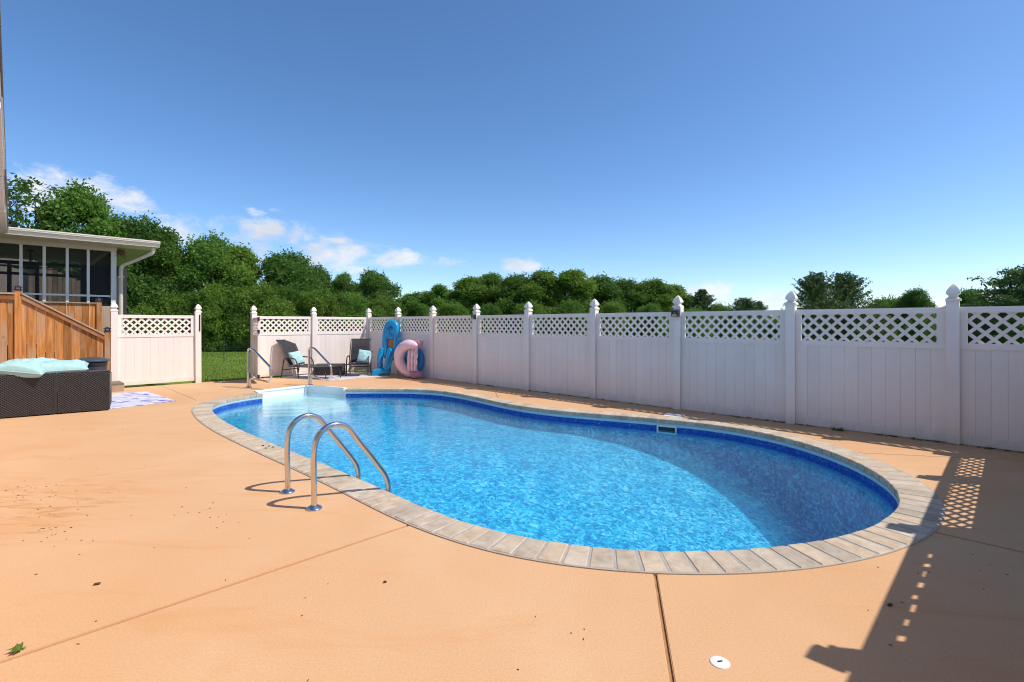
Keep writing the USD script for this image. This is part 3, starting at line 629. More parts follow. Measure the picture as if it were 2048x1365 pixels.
# ------------------------------------------------------------------ house with screened porch
W0 = np.array([-10.52, 13.20])                           # porch corner post
ur = -DA; uf = NB                                       # along the wall to the left, towards the viewer
def hp(s, o, z): p = W0 + ur * s + uf * o; return [p[0], p[1], z]
HANG = math.pi / 4
def hbox(s0, s1, o0, o1, z0, z1): c = hp((s0 + s1) / 2, (o0 + o1) / 2, (z0 + z1) / 2); return box(c, [abs(s1 - s0), abs(o1 - o0), abs(z1 - z0)], HANG)
house = thing('house', 'house with screened porch, cream gutter and downspout at left edge', 'house')
ov, oe, LW = .93, .83, 7.0
sj = 1.97                                               # where the main house eave meets the porch eave, measured from the corner
obj('porch_header', cat([hbox(-.06, LW, -.07, .07, 3.40, 3.515), hbox(-.07, .07, -5.0, -.07, 3.40, 3.515)]), M['trim'], house)
obj('porch_soffit', hbox(-oe + .02, LW, -5.2, ov - .06, 3.520, 3.535), M['ceiling'], house)
for k in range(11):                                      # slots of the front soffit
    o = .10 + k * .075
    obj('soffit_strip', hbox(-oe + .03, LW, o, o + .066, 3.508, 3.518), M['trim'], house)
# sloped roof sheet
rv = [hp(-oe - .03, ov + .02, 3.665), hp(LW, ov + .02, 3.665), hp(LW, -5.2, 3.78), hp(-oe - .03, -5.2, 3.78)]
rr = np.array(rv + [[p[0], p[1], p[2] - .03] for p in rv])
obj('porch_roof', trimesh.Trimesh(rr, [[0, 1, 2], [0, 2, 3], [4, 6, 5], [4, 7, 6], [0, 4, 5], [0, 5, 1], [1, 5, 6], [1, 6, 2], [2, 6, 7], [2, 7, 3], [3, 7, 4], [3, 4, 0]], process=False), M['trim'], house)
def gutter(s0, s1, o, z):                                 # K-style gutter profile swept along the eave
    prof = [(0, 0), (.03, 0), (.045, .03), (.085, .075), (.085, .10), (.10, .10), (.10, .125), (.088, .125), (.0, .118)]
    v = [hp(s, o + a, z + b) for s in (s0, s1) for a, b in prof]; n = len(prof); f = []
    for i in range(n): j = (i + 1) % n; f += [[i, n + i, n + j], [i, n + j, j]]
    for i in range(1, n - 1): f += [[0, i, i + 1], [n, n + i + 1, n + i]]
    m = trimesh.Trimesh(np.array(v), f, process=False); trimesh.repair.fix_normals(m); return m
obj('gutter', gutter(-oe - .03, sj, ov - .07, 3.50), M['cream'], house)
obj('end_fascia', hbox(-oe - .0, -oe + .02, -5.2, ov - .075, 3.50, 3.655), M['trim'], house)
mull = [1.9, 1.325, .77, .40]
def at_u(u):                                             # distance along the wall of the picture column u
    k = (u - CU) / F; return (W0[0] - k * W0[1]) / (-ur[0] + k * ur[1])
obj('porch_post', hbox(-.055, .055, -.055, .055, .0, 3.40), M['white_paint'], house)
cols = [at_u(u) for u in (176.5, 134.5, 88.5, 42.0, -8.0, -70.0)]
prev = .055
for c in cols:
    obj('porch_mullion', hbox(c - .028, c + .028, -.03, .03, 1.0, 3.40), M['white_paint'], house)
    obj('screen', hbox(prev + .002, c - .03, -.004, .0, 1.0, 3.398), M['screen'], house)
    obj('screen_rail', hbox(prev + .002, c - .03, -.025, .025, 2.20, 2.245), M['white_paint'], house); prev = c + .03
obj('porch_floor', hbox(-.05, LW, -4.6, -.06, 1.0, 1.12), M['oldwood'], house)
obj('porch_skirt', hbox(-.05, LW, -.055, -.035, -.05, .995), M['oldwood'], house)
# far side of the porch: dark posts, a sided wall beyond in half light
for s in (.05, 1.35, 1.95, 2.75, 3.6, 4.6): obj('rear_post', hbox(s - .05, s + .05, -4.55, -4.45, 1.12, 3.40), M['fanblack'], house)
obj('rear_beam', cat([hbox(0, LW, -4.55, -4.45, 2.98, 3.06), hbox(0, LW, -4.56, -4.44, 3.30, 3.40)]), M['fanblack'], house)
M['darkwall'] = plain('shaded_board_wall', (.035, .03, .026), .8)  # near-black colour carries the shade inside the porch
obj('porch_side_wall', hbox(-.04, .02, -4.6, -.10, 1.12, 3.40), M['screen'], house)
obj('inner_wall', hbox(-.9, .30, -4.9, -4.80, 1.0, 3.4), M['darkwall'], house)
for k in range(40): obj('siding_board', place(box([0, 0, 0], [6.0, .02, .118], 0, .10), hp(4.3, -8.5 , .05 + k * .112), rz=HANG), M['siding'], house)
for k in range(13): obj('fence_picket', hbox(-.2 + k * .13, -.085 + k * .13, -8.32, -8.29, .0, 3.0 + .07 * k), M['oldwood'], house)
# downspout
w = .045
path = rounded_path([hp(-oe + .10, ov - .12, 3.51), hp(-oe + .10, ov - .12, 3.36), hp(-.14, .12, 3.02), hp(-.14, .12, .1)], .10)
obj('downspout', tube(path, .046, 8), M['cream'], house, smooth=30)
obj('downspout_strap', hbox(-.20, -.08, .06, .175, 2.72, 2.75), M['trim'], house)
# the main roof's eave, running towards and over the viewer's left
P0 = W0 + ur * sj + uf * (ov + .02)
def ebox(t0, t1, o0, o1, z0, z1, m, name):               # t along towards the viewer (NB), o to the left (ur)
    c = P0 + NB * (t0 + t1) / 2 + ur * (o0 + o1) / 2; obj(name, box([c[0], c[1], (z0 + z1) / 2], [abs(o1 - o0), abs(t1 - t0), z1 - z0], HANG), m, house)
for k in range(7):
    a, b = k * 3.05, k * 3.05 + 3.045
    obj('gutter', place(cat([box([0, 0, 0], [.10, 3.045, .13]), box([.055, 0, .05], [.02, 3.045, .03])]), (*(P0 + NB * (a + b) / 2 + ur * (.06 + .012 * math.sin(k * 2.1))), 3.565 + .012 * math.cos(k * 3)), rz=HANG), M['white_paint'], house)
ebox(-.3, 21.4, .11, .16, 3.50, 3.66, M['trim'], 'fascia'); ebox(-.3, 21.4, .16, .95, 3.50, 3.52, M['trim'], 'eave_soffit'); ebox(-.3, 21.4, .95, 1.1, 0, 3.50, M['siding'], 'house_wall')
rp = [P0 + NB * -.6 + ur * -.02, P0 + NB * 21.4 + ur * -.02, P0 + NB * 21.4 + ur * 4, P0 + NB * -.6 + ur * 4]
rz_ = [3.66, 3.66, 5.2, 5.2]
rr = np.array([[p[0], p[1], z] for p, z in zip(rp, rz_)] + [[p[0], p[1], z - .04] for p, z in zip(rp, rz_)])
obj('main_roof', trimesh.Trimesh(rr, [[0, 1, 2], [0, 2, 3], [4, 6, 5], [4, 7, 6], [0, 4, 5], [0, 5, 1], [1, 5, 6], [1, 6, 2], [2, 6, 7], [2, 7, 3], [3, 7, 4], [3, 4, 0]], process=False), plain('grey_shingle', (.22, .20, .18), .9, var=.3, scale=20.), house)
# nest under the soffit
nm = trimesh.creation.icosphere(3, .10); nm.vertices *= 1 + .5 * (meshkit.fbm(nm.vertices * 22, 3, 3)[:, None] - .5); nm.vertices *= [1, 1, .7]
tw = [tube([np.array([0, 0, -.02]) + RNG.normal(0, .05, 3), RNG.normal(0, .10, 3) + [0, 0, -.06]], .003, 4) for _ in range(40)]
obj('bird_nest', place(cat([nm] + tw), hp(-.14, .02, 3.40)), M['nest'], label='brown twig nest under the porch soffit at the corner post', cat='nest')
# ceiling fan inside the porch
fc = hp(1.55, -1.6, 3.0)
fan = thing('ceiling_fan', 'dark ceiling fan hanging inside the screened porch', 'ceiling fan', fc)
obj('motor', cat([place(trimesh.creation.cylinder(.12, .12, sections=20), (0, 0, 0)), place(trimesh.creation.cylinder(.02, .40, sections=10), (0, 0, .25)), place(trimesh.creation.cylinder(.07, .05, sections=16), (0, 0, .44))]), M['fanblack'], fan)
for k in range(5): obj('blade', place(box([.40, 0, 0], [.52, .13, .012], rx=.2), rz=k * 2 * math.pi / 5 + .3), M['fanblack'], fan)
obj('lamp_bowl', place(trimesh.creation.icosphere(2, .09), (0, 0, -.10)), M['lidwhite'], fan)

# ------------------------------------------------------------------ wooden stairs with board railing
Q0 = np.array([-8.80, 10.87])
def wp(s, o, z): p = Q0 - DA * s - NB * o; return [p[0], p[1], z]          # s up the stairs (left), o away from the viewer
def wbox(s0, s1, o0, o1, z0, z1): return box(wp((s0 + s1) / 2, (o0 + o1) / 2, (z0 + z1) / 2), [abs(s1 - s0), abs(o1 - o0), abs(z1 - z0)], HANG)
stairs = thing('wooden_stairs', 'cedar deck stairs with solid board railing behind the wicker sofa', 'stairs')
def zrail(s): return 1.23 + min(max(s, 0), 1.33) * .655
def wpost(s, o, z, m='cedar'):
    p = obj('newel_post', wbox(s - .048, s + .048, o - .048, o + .048, -.05, z), M[m], stairs)
    c = wp(s, o, z)
    obj('post_cap', place(cat([box([0, 0, .012], [.125, .125, .024]), trimesh.Trimesh([[-.075, -.075, .06], [.075, -.075, .06], [.075, .075, .06], [-.075, .075, .06], [0, 0, .105]], [[0, 1, 4], [1, 2, 4], [2, 3, 4], [3, 0, 4], [0, 2, 1], [0, 3, 2]], process=False), box([0, 0, .042], [.085, .085, .036])]), c, rz=HANG), M['black'], p)
    obj('cap_lens', place(cat([box([0, 0, .042], [.089, .05, .018]), box([0, 0, .042], [.05, .089, .018])]), c, rz=HANG), M['lidwhite'], p)
wpost(0, 0, 1.33); wpost(1.38, 0, 2.16); wpost(.02, 1.25, 2.02); 
wpost(3.2, 0, 2.16)
s = .055
while s < 4.2:
    wd_ = .135 + RNG.normal(0, .004)
    if True:
        ztop = zrail(s) - .10 if s < 1.38 else 1.98
        ztop2 = zrail(s + wd_) - .10 if s < 1.38 else 1.98
        b = wbox(s, s + wd_ - .010, -.012 + RNG.normal(0, .002), .010, .02, 1.0); v = b.vertices
        ss_ = (Q0[None] - v[:, :2]) @ DA; v[:, 2] = np.where(v[:, 2] > .5, np.where(ss_ > s + wd_ / 2, ztop2, ztop), v[:, 2]); b.vertices = v
        obj('railing_board', b, M['cedar'], stairs)
    s += wd_
def sloped(s0, s1, o0, o1, h0, h1, zf):
    v = [wp(s_, o, zf(s_) + h) for s_ in (s0, s1) for o in (o0, o1) for h in (h0, h1)]
    return trimesh.Trimesh(np.array(v), [], process=False).convex_hull
obj('sloped_rail', sloped(.05, 1.335, -.055, -.014, -.115, -.012, zrail), M['cedar_dark'], stairs)
obj('rail_cap', sloped(.05, 1.335, -.075, .05, -.012, .018, zrail), M['oldwood'], stairs)
obj('top_rail', wbox(1.43, 4.3, -.055, -.014, 1.97, 2.08), M['cedar_dark'], stairs); obj('rail_cap', wbox(1.43, 4.3, -.075, .05, 2.08, 2.11), M['oldwood'], stairs)
# railing on the far side of the stairs
s = .07
while s < 3.6:
    wd_ = .128 + RNG.normal(0, .005); obj('railing_board', wbox(s, s + wd_ - .006, 1.24, 1.262 + RNG.normal(0, .003), .05, 1.965), M['cedar'], stairs); s += wd_
obj('rail_cap', wbox(.07, 3.6, 1.20, 1.32, 1.97, 1.995), M['oldwood'], stairs)
obj('side_board', wbox(-.24, -.03, 1.24, 1.262, .05, 1.92), M['oldwood'], stairs)
for k in range(6): obj('tread', wbox(-.30 + k * .27, -.30 + k * .27 + .29, .06, 1.2, .18 * (k + 1) - .04, .18 * (k + 1)), M['oldwood'], stairs)
for k in range(6): obj('riser', wbox(-.29 + k * .27, -.27 + k * .27, .06, 1.2, .18 * k + .001, .18 * (k + 1) - .042), M['oldwood'], stairs)
for o in (.075, 1.18): obj('stringer', cat([wbox(-.305, -.02, o - .02, o + .02, .0, .14), wbox(-.02, .25, o - .021, o + .021, .0, .32)]), M['oldwood'], stairs)
obj('landing', wbox(1.4, 5.2, .06, 2.9, 1.0, 1.07), M['oldwood'], stairs)

# ------------------------------------------------------------------ pool ladder
ladder = thing('pool_ladder', 'polished steel pool ladder with two arched rails on near edge', 'ladder')
b1, b2 = ground(628, 1018), ground(575, 985); rd = np.array([.727, .687]); rd /= np.linalg.norm(rd)
prof = np.array([(0, -.02), (0, .20), (0, .44), (.012, .53), (.06, .615), (.135, .655), (.215, .655), (.29, .615), (.345, .545), (.46, .390), (.595, .205), (.645, .125), (.672, .03), (.676, -.06), (.676, -.4), (.676, -.8)])
def ladder_path(b): c = smooth_path(prof, 90); return np.stack([b[0] + rd[0] * c[:, 0], b[1] + rd[1] * c[:, 0], c[:, 1]], 1)
for b in (b1, b2):
    obj('rail', tube(ladder_path(b), .0235, 20), M['steel'], ladder, smooth=True)
    obj('flange', place(trimesh.creation.revolve([(0, .016), (.030, .030), (.034, .028), (.060, .012), (.064, .004), (.064, 0), (0, 0)], sections=36), (b[0], b[1], .001)), M['steel'], ladder, smooth=35)
for z in (-.30, -.55):
    a, c = b1 + rd * .676, b2 + rd * .676; m_ = (a + c) / 2; d = c - a
    obj('ladder_tread', box([m_[0], m_[1], z], [np.linalg.norm(d), .09, .03], math.atan2(d[1], d[0])), M['lidwhite'], ladder)
# stair rails of the entry steps
hd = np.array([.862, -.507])
def step_rail(b, reach, label):
    t = thing('grab_rail', label, 'handrail')
    pr = rounded_path(np.array([(0, 0, -.02), (0, 0, .88), (.05, 0, .915), (.20, 0, .905), (reach - .02, 0, .50), (reach + .0, 0, .30), (reach - .08, 0, .17), (.22, 0, .215), (.075, 0, .20), (.075, 0, -.02)]), .09)
    p = np.stack([b[0] + hd[0] * pr[:, 0], b[1] + hd[1] * pr[:, 0], pr[:, 2]], 1)
    obj('rail', tube(p, .024, 14), M['steel'], t, smooth=True)
    for k in (0, .075):
        c = b + hd * k; obj('flange', place(trimesh.creation.revolve([(0, .014), (.028, .022), (.05, .008), (.052, 0), (0, 0)], sections=24), (c[0], c[1], .001 + .003 * (k > 0))), M['steel'], t, smooth=35)
step_rail(ground(496, 775), .90, 'left steel handrail at pool steps, standing before the open gate'); step_rail(ground(618, 770.5), .82, 'right steel handrail at pool steps, in front of the wicker loungers')

# ------------------------------------------------------------------ wicker furniture
def weave(w, h, px=.044, pz=.0185, t=.010):
    """Woven face in the xz plane facing -y: short flat strands over and under, one island each."""
    nx, nz_ = int(w / px), int(h / pz); vs, fs = [], []
    for r in range(nz_):
        for c in range(-1, nx + 1):
            x0 = c * px + (px / 2 if r % 2 else 0) + .002; x1 = x0 + px * .80; z0 = r * pz + .001; z1 = z0 + pz * .82
            x0, x1 = max(0, x0), min(w, x1)
            if x1 - x0 < .006: continue
            k = len(vs) * 8; xm = (x1 - x0) * .28
            vs.append(np.array([[x0, 0, z0], [x1, 0, z0], [x1, 0, z1], [x0, 0, z1], [x0 + xm, -t, z0 + .001], [x1 - xm, -t, z0 + .001], [x1 - xm, -t, z1 - .001], [x0 + xm, -t, z1 - .001]]))
            fs += [[k + 4, k + 5, k + 6], [k + 4, k + 6, k + 7], [k, k + 1, k + 5], [k, k + 5, k + 4], [k + 1, k + 2, k + 6], [k + 1, k + 6, k + 5], [k + 2, k + 3, k + 7], [k + 2, k + 7, k + 6], [k + 3, k, k + 4], [k + 3, k + 4, k + 7]]
    return trimesh.Trimesh(np.vstack(vs), fs, process=False)
def wicker_box(parent, w, d, h, name='wicker_panel', faces='fblr', px=.044, pz=.0185):
    obj('frame', box([0, 0, h / 2], [w - .012, d - .012, h - .004]), M['wickercore'], parent)
    if 'f' in faces: obj(name, place(weave(w, h, px, pz), (-w / 2, -d / 2 + .004, 0)), M['wicker'], parent)
    if 'b' in faces: obj(name, place(weave(w, h, px, pz), (w / 2, d / 2 - .004, 0), rz=math.pi), M['wicker'], parent)
    if 'r' in faces: obj(name, place(weave(d, h, px, pz), (w / 2 - .004, -d / 2, 0), rz=math.pi / 2), M['wicker'], parent)
    if 'l' in faces: obj(name, place(weave(d, h, px, pz), (-w / 2 + .004, d / 2, 0), rz=-math.pi / 2), M['wicker'], parent)
    if 't' in faces: obj(name, place(weave(w, d, px, pz), (-w / 2, -d / 2, h - .006), rx=-math.pi / 2), M['wicker'], parent)
sR, sG = ground(219.5, 821), ground(114, 829.5); sdir = sR - sG; sdir /= np.linalg.norm(sdir); sang = math.degrees(math.atan2(sdir[1], sdir[0])); sno = np.array([-sdir[1], sdir[0]])
def sofa_module(c0, w, label, arm):
    c = c0 + sdir * w / 2 + sno * .04
    t = thing('sofa_module', label, 'sofa', (c[0], c[1], .02), sang)
    wicker_box(t, w, .08, .665, 'wicker_back', 'fblr')
    obj('top_rim', place(tube([(-w / 2, 0, .668), (w / 2, 0, .668)], .02, 8), (0, 0, -.006)), M['wicker'], t)
    sb = cat([box([0, .42, .16], [w, .72, .26])]); obj('seat_base', sb, M['wickercore'], t)
    if arm: obj('arm', box([w / 2 - .05, .42, .30], [.10, .74, .56]), M['wicker'], t)
    for x in (-w / 2 + .04, w / 2 - .04): obj('foot', box([x, .02, -.012], [.04, .04, .022]), M['black'], t)
mw = np.linalg.norm(sR - sG) - .01
sofa_module(sG + sdir * .008, mw, 'right brown wicker sofa module, nearest the wooden stair post', True)
sofa_module(sG - sdir * (mw + .10), mw + .09, 'left brown wicker sofa module cut by the photo edge', False)
def cushion(p, w, d, h, z, label, rz=0., rx=0., ry=0., seed=0):
    t = thing('seat_cushion', label, 'cushion'); f = lambda m: place(m, (p[0], p[1], z), rx=rx, ry=ry, rz=math.radians(sang) + rz)
    obj('cover', f(pillow(w, d, h, 44, seed=seed)), M['teal'], t, smooth=True)
    e = np.linspace(-1, 1, 16); k = 1 - .06 * (1 - e ** 2); o = np.ones(16)
    rim = np.vstack([np.c_[e, -k], np.c_[k, e], np.c_[-e, k], np.c_[-k, -e]]) * [w / 2, d / 2]
    rim = rim[np.r_[True, np.linalg.norm(np.diff(rim, axis=0), axis=1) > .004]][:-1]
    obj('piping', f(tube(np.c_[rim, np.zeros(len(rim))], .008, 6, closed=True)), M['teal'], t, smooth=True); return t
cA = ground(105, 795); base_ = sG + sno * .26
cushion(sG + sdir * -.02 + sno * .30, .80, .62, .24, .75, 'long pale aqua seat cushion lying on the right sofa module', rz=.05, ry=-.02, rx=.10, seed=1)
cushion(sG - sdir * .42 + sno * .20, .66, .50, .25, .76, 'plump aqua cushion slumped on the left sofa module', rz=-.25, rx=.12, ry=.15, seed=2)
cushion(sG - sdir * .34 + sno * .62, .70, .55, .22, .79, 'aqua cushion lying behind the slumped cushion at photo edge', rz=.1, rx=.1, seed=3)
# waste bin beyond the sofa
bc = ground(187, 796); bc = np.array([-.840 * 9.75, 9.75])
bt = thing('wicker_bin', 'dark wicker style bin with slate grey lid beside stair post', 'bin', (bc[0], bc[1], 0), sang)
body = trimesh.creation.revolve([(0, 0), (.19, 0), (.225, .70), (.232, .72), (.0, .72)], sections=32); obj('body', body, M['wicker'], bt, smooth=30)
wv_ = []
for r in range(40):
    for k in range(44):
        a = (k + .5 * (r % 2)) / 44 * 2 * math.pi; rr_ = .19 + .035 * r / 40 + .002
        wv_.append(place(box([0, 0, 0], [.006, .024, .012]), (rr_, 0, .02 + r * .0172), rz=0).apply_transform(trimesh.transformations.rotation_matrix(a, [0, 0, 1])))
obj('weave', cat(wv_), M['wicker'], bt, kind=None)
obj('bag_edge', place(trimesh.creation.revolve([(.222, .68), (.242, .69), (.246, .745), (.23, .76), (.2, .75)], sections=40), (0, 0, 0)), M['black'], bt, smooth=True)
obj('lid', trimesh.creation.revolve([(.20, .765), (.265, .765), (.275, .78), (.27, .80), (.18, .835), (.06, .85), (0, .852)], sections=40), M['bin'], bt, smooth=30)

# lounge chairs
def sling(w, pts, px=.02, pz=.014):
    """Woven sling following a profile in the xz plane, w wide in y."""
    c = smooth_path(np.array(pts), 40); L = np.r_[0, np.cumsum(np.linalg.norm(np.diff(c, axis=0), axis=1))]; m = weave(w, L[-1], px, pz, .004)
    v = m.vertices; x = np.interp(v[:, 2], L, c[:, 0]); z = np.interp(v[:, 2], L, c[:, 1]); dx = np.gradient(c[:, 0], L); dz = np.gradient(c[:, 1], L)
    nx_, nz_ = np.interp(v[:, 2], L, -dz), np.interp(v[:, 2], L, dx)
    return trimesh.Trimesh(np.stack([x + nx_ * -v[:, 1] * 1.0, v[:, 0] - w / 2, z + nz_ * -v[:, 1]], 1), m.faces, process=False), c
def lounger(loc, direction, label, long_, back_h=.68, back_lean=.36):
    """Local x runs from back to foot."""
    t = thing('lounge_chair', label, 'lounge chair', (loc[0], loc[1], 0), math.degrees(math.atan2(direction[1], direction[0])))
    w = .56; L = 1.35 if long_ else .62; zs = .34
    seatp = [(0, zs), (L * .5, zs - .015), (L, zs + .01)]; backp = [(-back_lean - .06, zs + back_h), (-back_lean, zs + back_h - .05), (-back_lean * .5, zs + back_h * .5), (0, zs + .02)]
    sm, sc = sling(w - .04, seatp); obj('seat', sm, M['wicker'], t); bm, bcv = sling(w - .04, backp); obj('backrest', bm, M['wicker'], t)
    core = [];
    for c in (sc, bcv):
        core.append(trimesh.Trimesh(np.vstack([np.c_[c[:, 0], np.full(len(c), -w / 2 + .03), c[:, 1] - .004], np.c_[c[:, 0], np.full(len(c), w / 2 - .03), c[:, 1] - .004]]), [f for i in range(len(c) - 1) for f in ([i, i + 1, len(c) + i + 1], [i, len(c) + i + 1, len(c) + i])], process=False))
    obj('sling_backing', cat(core), M['wickercore'], t)
    for s in (-1, 1):
        y = s * w / 2
        obj('side_rail', tube([(p[0], y, p[1]) for p in sc], .016, 8), M['darkbrown'], t, smooth=True)
        obj('back_rail', tube([(p[0], y, p[1]) for p in bcv], .014, 8), M['darkbrown'], t, smooth=True)
        arm = rounded_path([(-.26, y * 1.08, 0), (-.16, y * 1.08, .52), (-.08, y * 1.08, .56), (.22, y * 1.08, .545), (.30, y * 1.08, .46), (.36, y * 1.08, 0)], .10)
        obj('arm', tube(arm, .017, 10), M['darkbrown'], t, smooth=True)
        if long_: obj('leg', tube([(L - .12, y, zs), (L - .06, y, 0)], .015, 8), M['darkbrown'], t)
    obj('cross_bar', cat([tube([(x, -w / 2, z), (x, w / 2, z)], .013, 8) for x, z in ((-.22, .22), (0, zs - .02), (L, zs + .01), (backp[0][0], backp[0][1]))]), M['darkbrown'], t)
    return t
d1 = np.array([.93, -.36]); c1 = np.array([-6.05, 14.05])
lounger(c1, d1, 'long wicker chaise lounge turned sideways in front of fence', True, .70, .40)
d2 = np.array([.14, -.99]); c2 = np.array([-4.50, 14.72])
lounger(c2, d2, 'wicker armchair facing the pool at the fence corner', False, .70, .30)
pm_ = pillow(.40, .40, .15, 20, seed=5)
def throw(loc, dirv, lean, roll, label):
    m = place(pm_, (0, 0, 0), rz=math.pi / 4 * 0); m = place(m, rx=0, ry=math.pi / 2 - lean); m = place(m, rx=roll)
    m = place(m, loc, rz=math.atan2(dirv[1], dirv[0])); obj('throw_pillow', m, M['teal'], smooth=True, label=label, cat='pillow')
throw((*(c1 + d1 * .06 + np.array([.36, .93]) * -.06), .545), d1, .45, .12, 'aqua throw pillow leaning on the sideways chaise lounge')
throw((*(c2 + d2 * .10 + np.array([.99, .14]) * .17), .545), d2, .40, -.14, 'aqua throw pillow on the armchair in the fence corner')
ot = ground(655, 752); ott = thing('wicker_ottoman', 'low dark wicker ottoman between the two lounge chairs', 'ottoman', (ot[0], ot[1] + .2, .01), 8.)
wicker_box(ott, .78, .45, .31, 'wicker_panel', 'flrt')

# rugs
def rug(px, label, m, name='outdoor_rug'):
    p = np.array([ground(*q) for q in px]); m_ = prism(p, .001, .009, .002); obj(name, m_, M[m], label=label, cat='rug')
rug([(352, 803), (296, 784), (215, 788), (120, 806), (218, 819)], 'purple and cream printed rug beside the wicker sofa', 'rug')
rug([(556, 756), (585, 749), (735, 745), (775, 752), (660, 762)], 'faded patterned rug under the wicker lounge chairs', 'rug2')

# ------------------------------------------------------------------ pool floats against the fence
fa = math.degrees(math.atan2(DR[1], DR[0]))
def ring_path(w, h, n=60, y=0., z0=0.):
    a = np.linspace(0, 2 * np.pi, n, endpoint=False); e = .72
    return np.stack([np.sign(np.cos(a)) * np.abs(np.cos(a)) ** e * w, np.full(n, y), z0 + np.sign(np.sin(a)) * np.abs(np.sin(a)) ** .9 * h], 1)
bp = ground(779, 753.5); bp = np.array([(779 - CU) / F * 14.55, 14.55])
bf = thing('pool_float', 'tall shiny blue inflatable lounger float standing against the fence', 'pool float', (bp[0], bp[1], 0), fa * .35)
lean = .10
def L_(m): return place(m, rx=-lean)
obj('outer_tube', L_(tube(ring_path(.185, .50, y=0, z0=1.02), .105, 18, closed=True)), M['toyblue'], bf, smooth=True)
obj('headrest', L_(place(pillow(.34, .40, .16, 18), (0, -.02, 1.22), rx=math.pi / 2)), M['toyblue'], bf, smooth=True)
obj('insert', L_(box([.0, .0, .90], [.20, .03, .38])), M['toyorange'], bf)
obj('bolster', L_(tube(smooth_path([(-.25, -.06, .80), (-.27, -.10, .55), (-.26, -.12, .30), (-.24, -.10, .2)], 24), np.r_[.04, np.full(22, .085), .04], 14)), M['toyblue'], bf, smooth=True)
obj('bolster', L_(tube(smooth_path([(.06, -.10, .78), (.05, -.14, .55), (.03, -.16, .32), (.0, -.18, .14)], 24), np.r_[.05, np.full(22, .10), .05], 14)), M['toyblue'], bf, smooth=True)
obj('foot_cushion', tube(smooth_path([(.08, -.06, .13), (-.10, -.14, .13), (-.26, -.20, .10), (-.42, -.26, .08)], 20), np.r_[.06, np.full(18, .11), .05], 14), M['toyblue'], bf, smooth=True)
pp = np.array([(818 - CU) / F * 13.72, 13.72])
pf = thing('pool_float', 'glossy pink crescent pool float with three ribs leaning on fence', 'pool float', (pp[0], pp[1], 0), fa * .25)
a = np.radians(np.linspace(58, 296, 60)); rr_ = .142 * np.minimum(1, np.minimum((np.arange(60) + 3) / 12, (62 - np.arange(60)) / 12)) ** .45
arc = np.stack([np.cos(a) * .37 + .06, .05 - .10 * np.sin(a), .535 + np.sin(a) * .395], 1)
obj('crescent_tube', tube(arc, rr_, 22), M['toypink'], pf, smooth=True)
for k, x in enumerate((.02, .115, .21)):
    z = np.linspace(.19, .78 + .045 * k, 40); xx = x + .006 * np.sin(z * 30 + k) + .05 * (z - .5); yy = .0 - .05 * np.sin((z - .2) * 4)
    obj('rib', tube(np.stack([xx, yy, z], 1), np.r_[.025, np.full(38, .050), .025] * (1 + .06 * np.sin(z * 30)), 14), M['toypink'], pf, smooth=True)
obj('clear_lobe', place(pillow(.28, .19, .14, 18, seed=4), (.27, .0, .955), rx=math.pi / 2, ry=.1), M['toypinkclear'], pf, smooth=True)
obj('clear_lobe', place(pillow(.34, .18, .18, 18, seed=6), (.25, -.06, .11), rx=math.pi / 2, ry=-.15), M['toypinkclear'], pf, smooth=True)
dp = np.array([(826 - CU) / F * 13.95, 13.95])
df = thing('pool_float', 'round clear blue swim ring standing behind the pink crescent float', 'pool float', (dp[0], dp[1], 0), fa * .4)
aa = np.linspace(0, 2 * np.pi, 48, endpoint=False)
obj('ring_tube', place(tube(np.stack([np.cos(aa) * .24, 0 * aa, np.sin(aa) * .33 + .46], 1), .085, 16, closed=True), rx=-.1), M['toyclear'], df, smooth=True)
obj('centre_film', place(pillow(.42, .58, .03, 14), (0, .02, .46), rx=math.pi / 2 - .1), M['toyclear'], df, smooth=True)

# ------------------------------------------------------------------ lids, plants and litter on the deck
c = ground(1348, 832); ang_l = ang
obj('skimmer_lid', place(cat([prism(np.array([[-.15, -.12], [.15, -.12], [.15, .12], [-.15, .12]]), .001, .012, .006)]), (c[0], c[1], 0), rz=ang_l), M['lidwhite'], label='flat white skimmer lid on deck near the far pool edge', cat='lid')
c = ground(1440, 1326); dl = thing('drain_lid', 'round white drain lid set in the near deck', 'lid', (c[0], c[1], 0))
obj('plate', trimesh.creation.revolve([(0, .006), (.036, .006), (.042, .003), (.042, 0), (0, 0)], sections=36), M['lidwhite'], dl, smooth=30); obj('slot', box([0, 0, .0065], [.022, .007, .003], .2), M['black'], dl)
def tuft(n, r, h, wid, seed, droop=.5):
    rg = np.random.default_rng(seed); vs, fs = [], []
    for i in range(n):
        a = rg.uniform(0, 2 * np.pi); l = h * rg.uniform(.5, 1.1); d = np.array([math.cos(a), math.sin(a), 0]); s = np.array([-d[1], d[0], 0]) * wid * rg.uniform(.6, 1.2)
        b = rg.normal(0, r * .25, 3) * [1, 1, 0]; k = len(vs) * 1
        m1 = b + d * l * .35 + [0, 0, l * .55]; m2 = b + d * l * (.6 + droop * .3) + [0, 0, l * (.85 - droop * .4)]
        base = len(vs); vs += [b - s * .3, b + s * .3, m1 - s, m1 + s, m2]; fs += [[base, base + 1, base + 3], [base, base + 3, base + 2], [base + 2, base + 3, base + 4]]
    return trimesh.Trimesh(np.array(vs), fs, process=False)
c = ground(40, 1303); wd_t = thing('weed', 'small green weed sprouting from the near deck joint at left', 'weed', (c[0], c[1], -.01))
for k in range(11):
    a = k * 2.4; obj('leaf', place(tuft(1, 0, .058, .010, 40 + k, .7), rz=a), M['blade'], wd_t)
wm_ = []
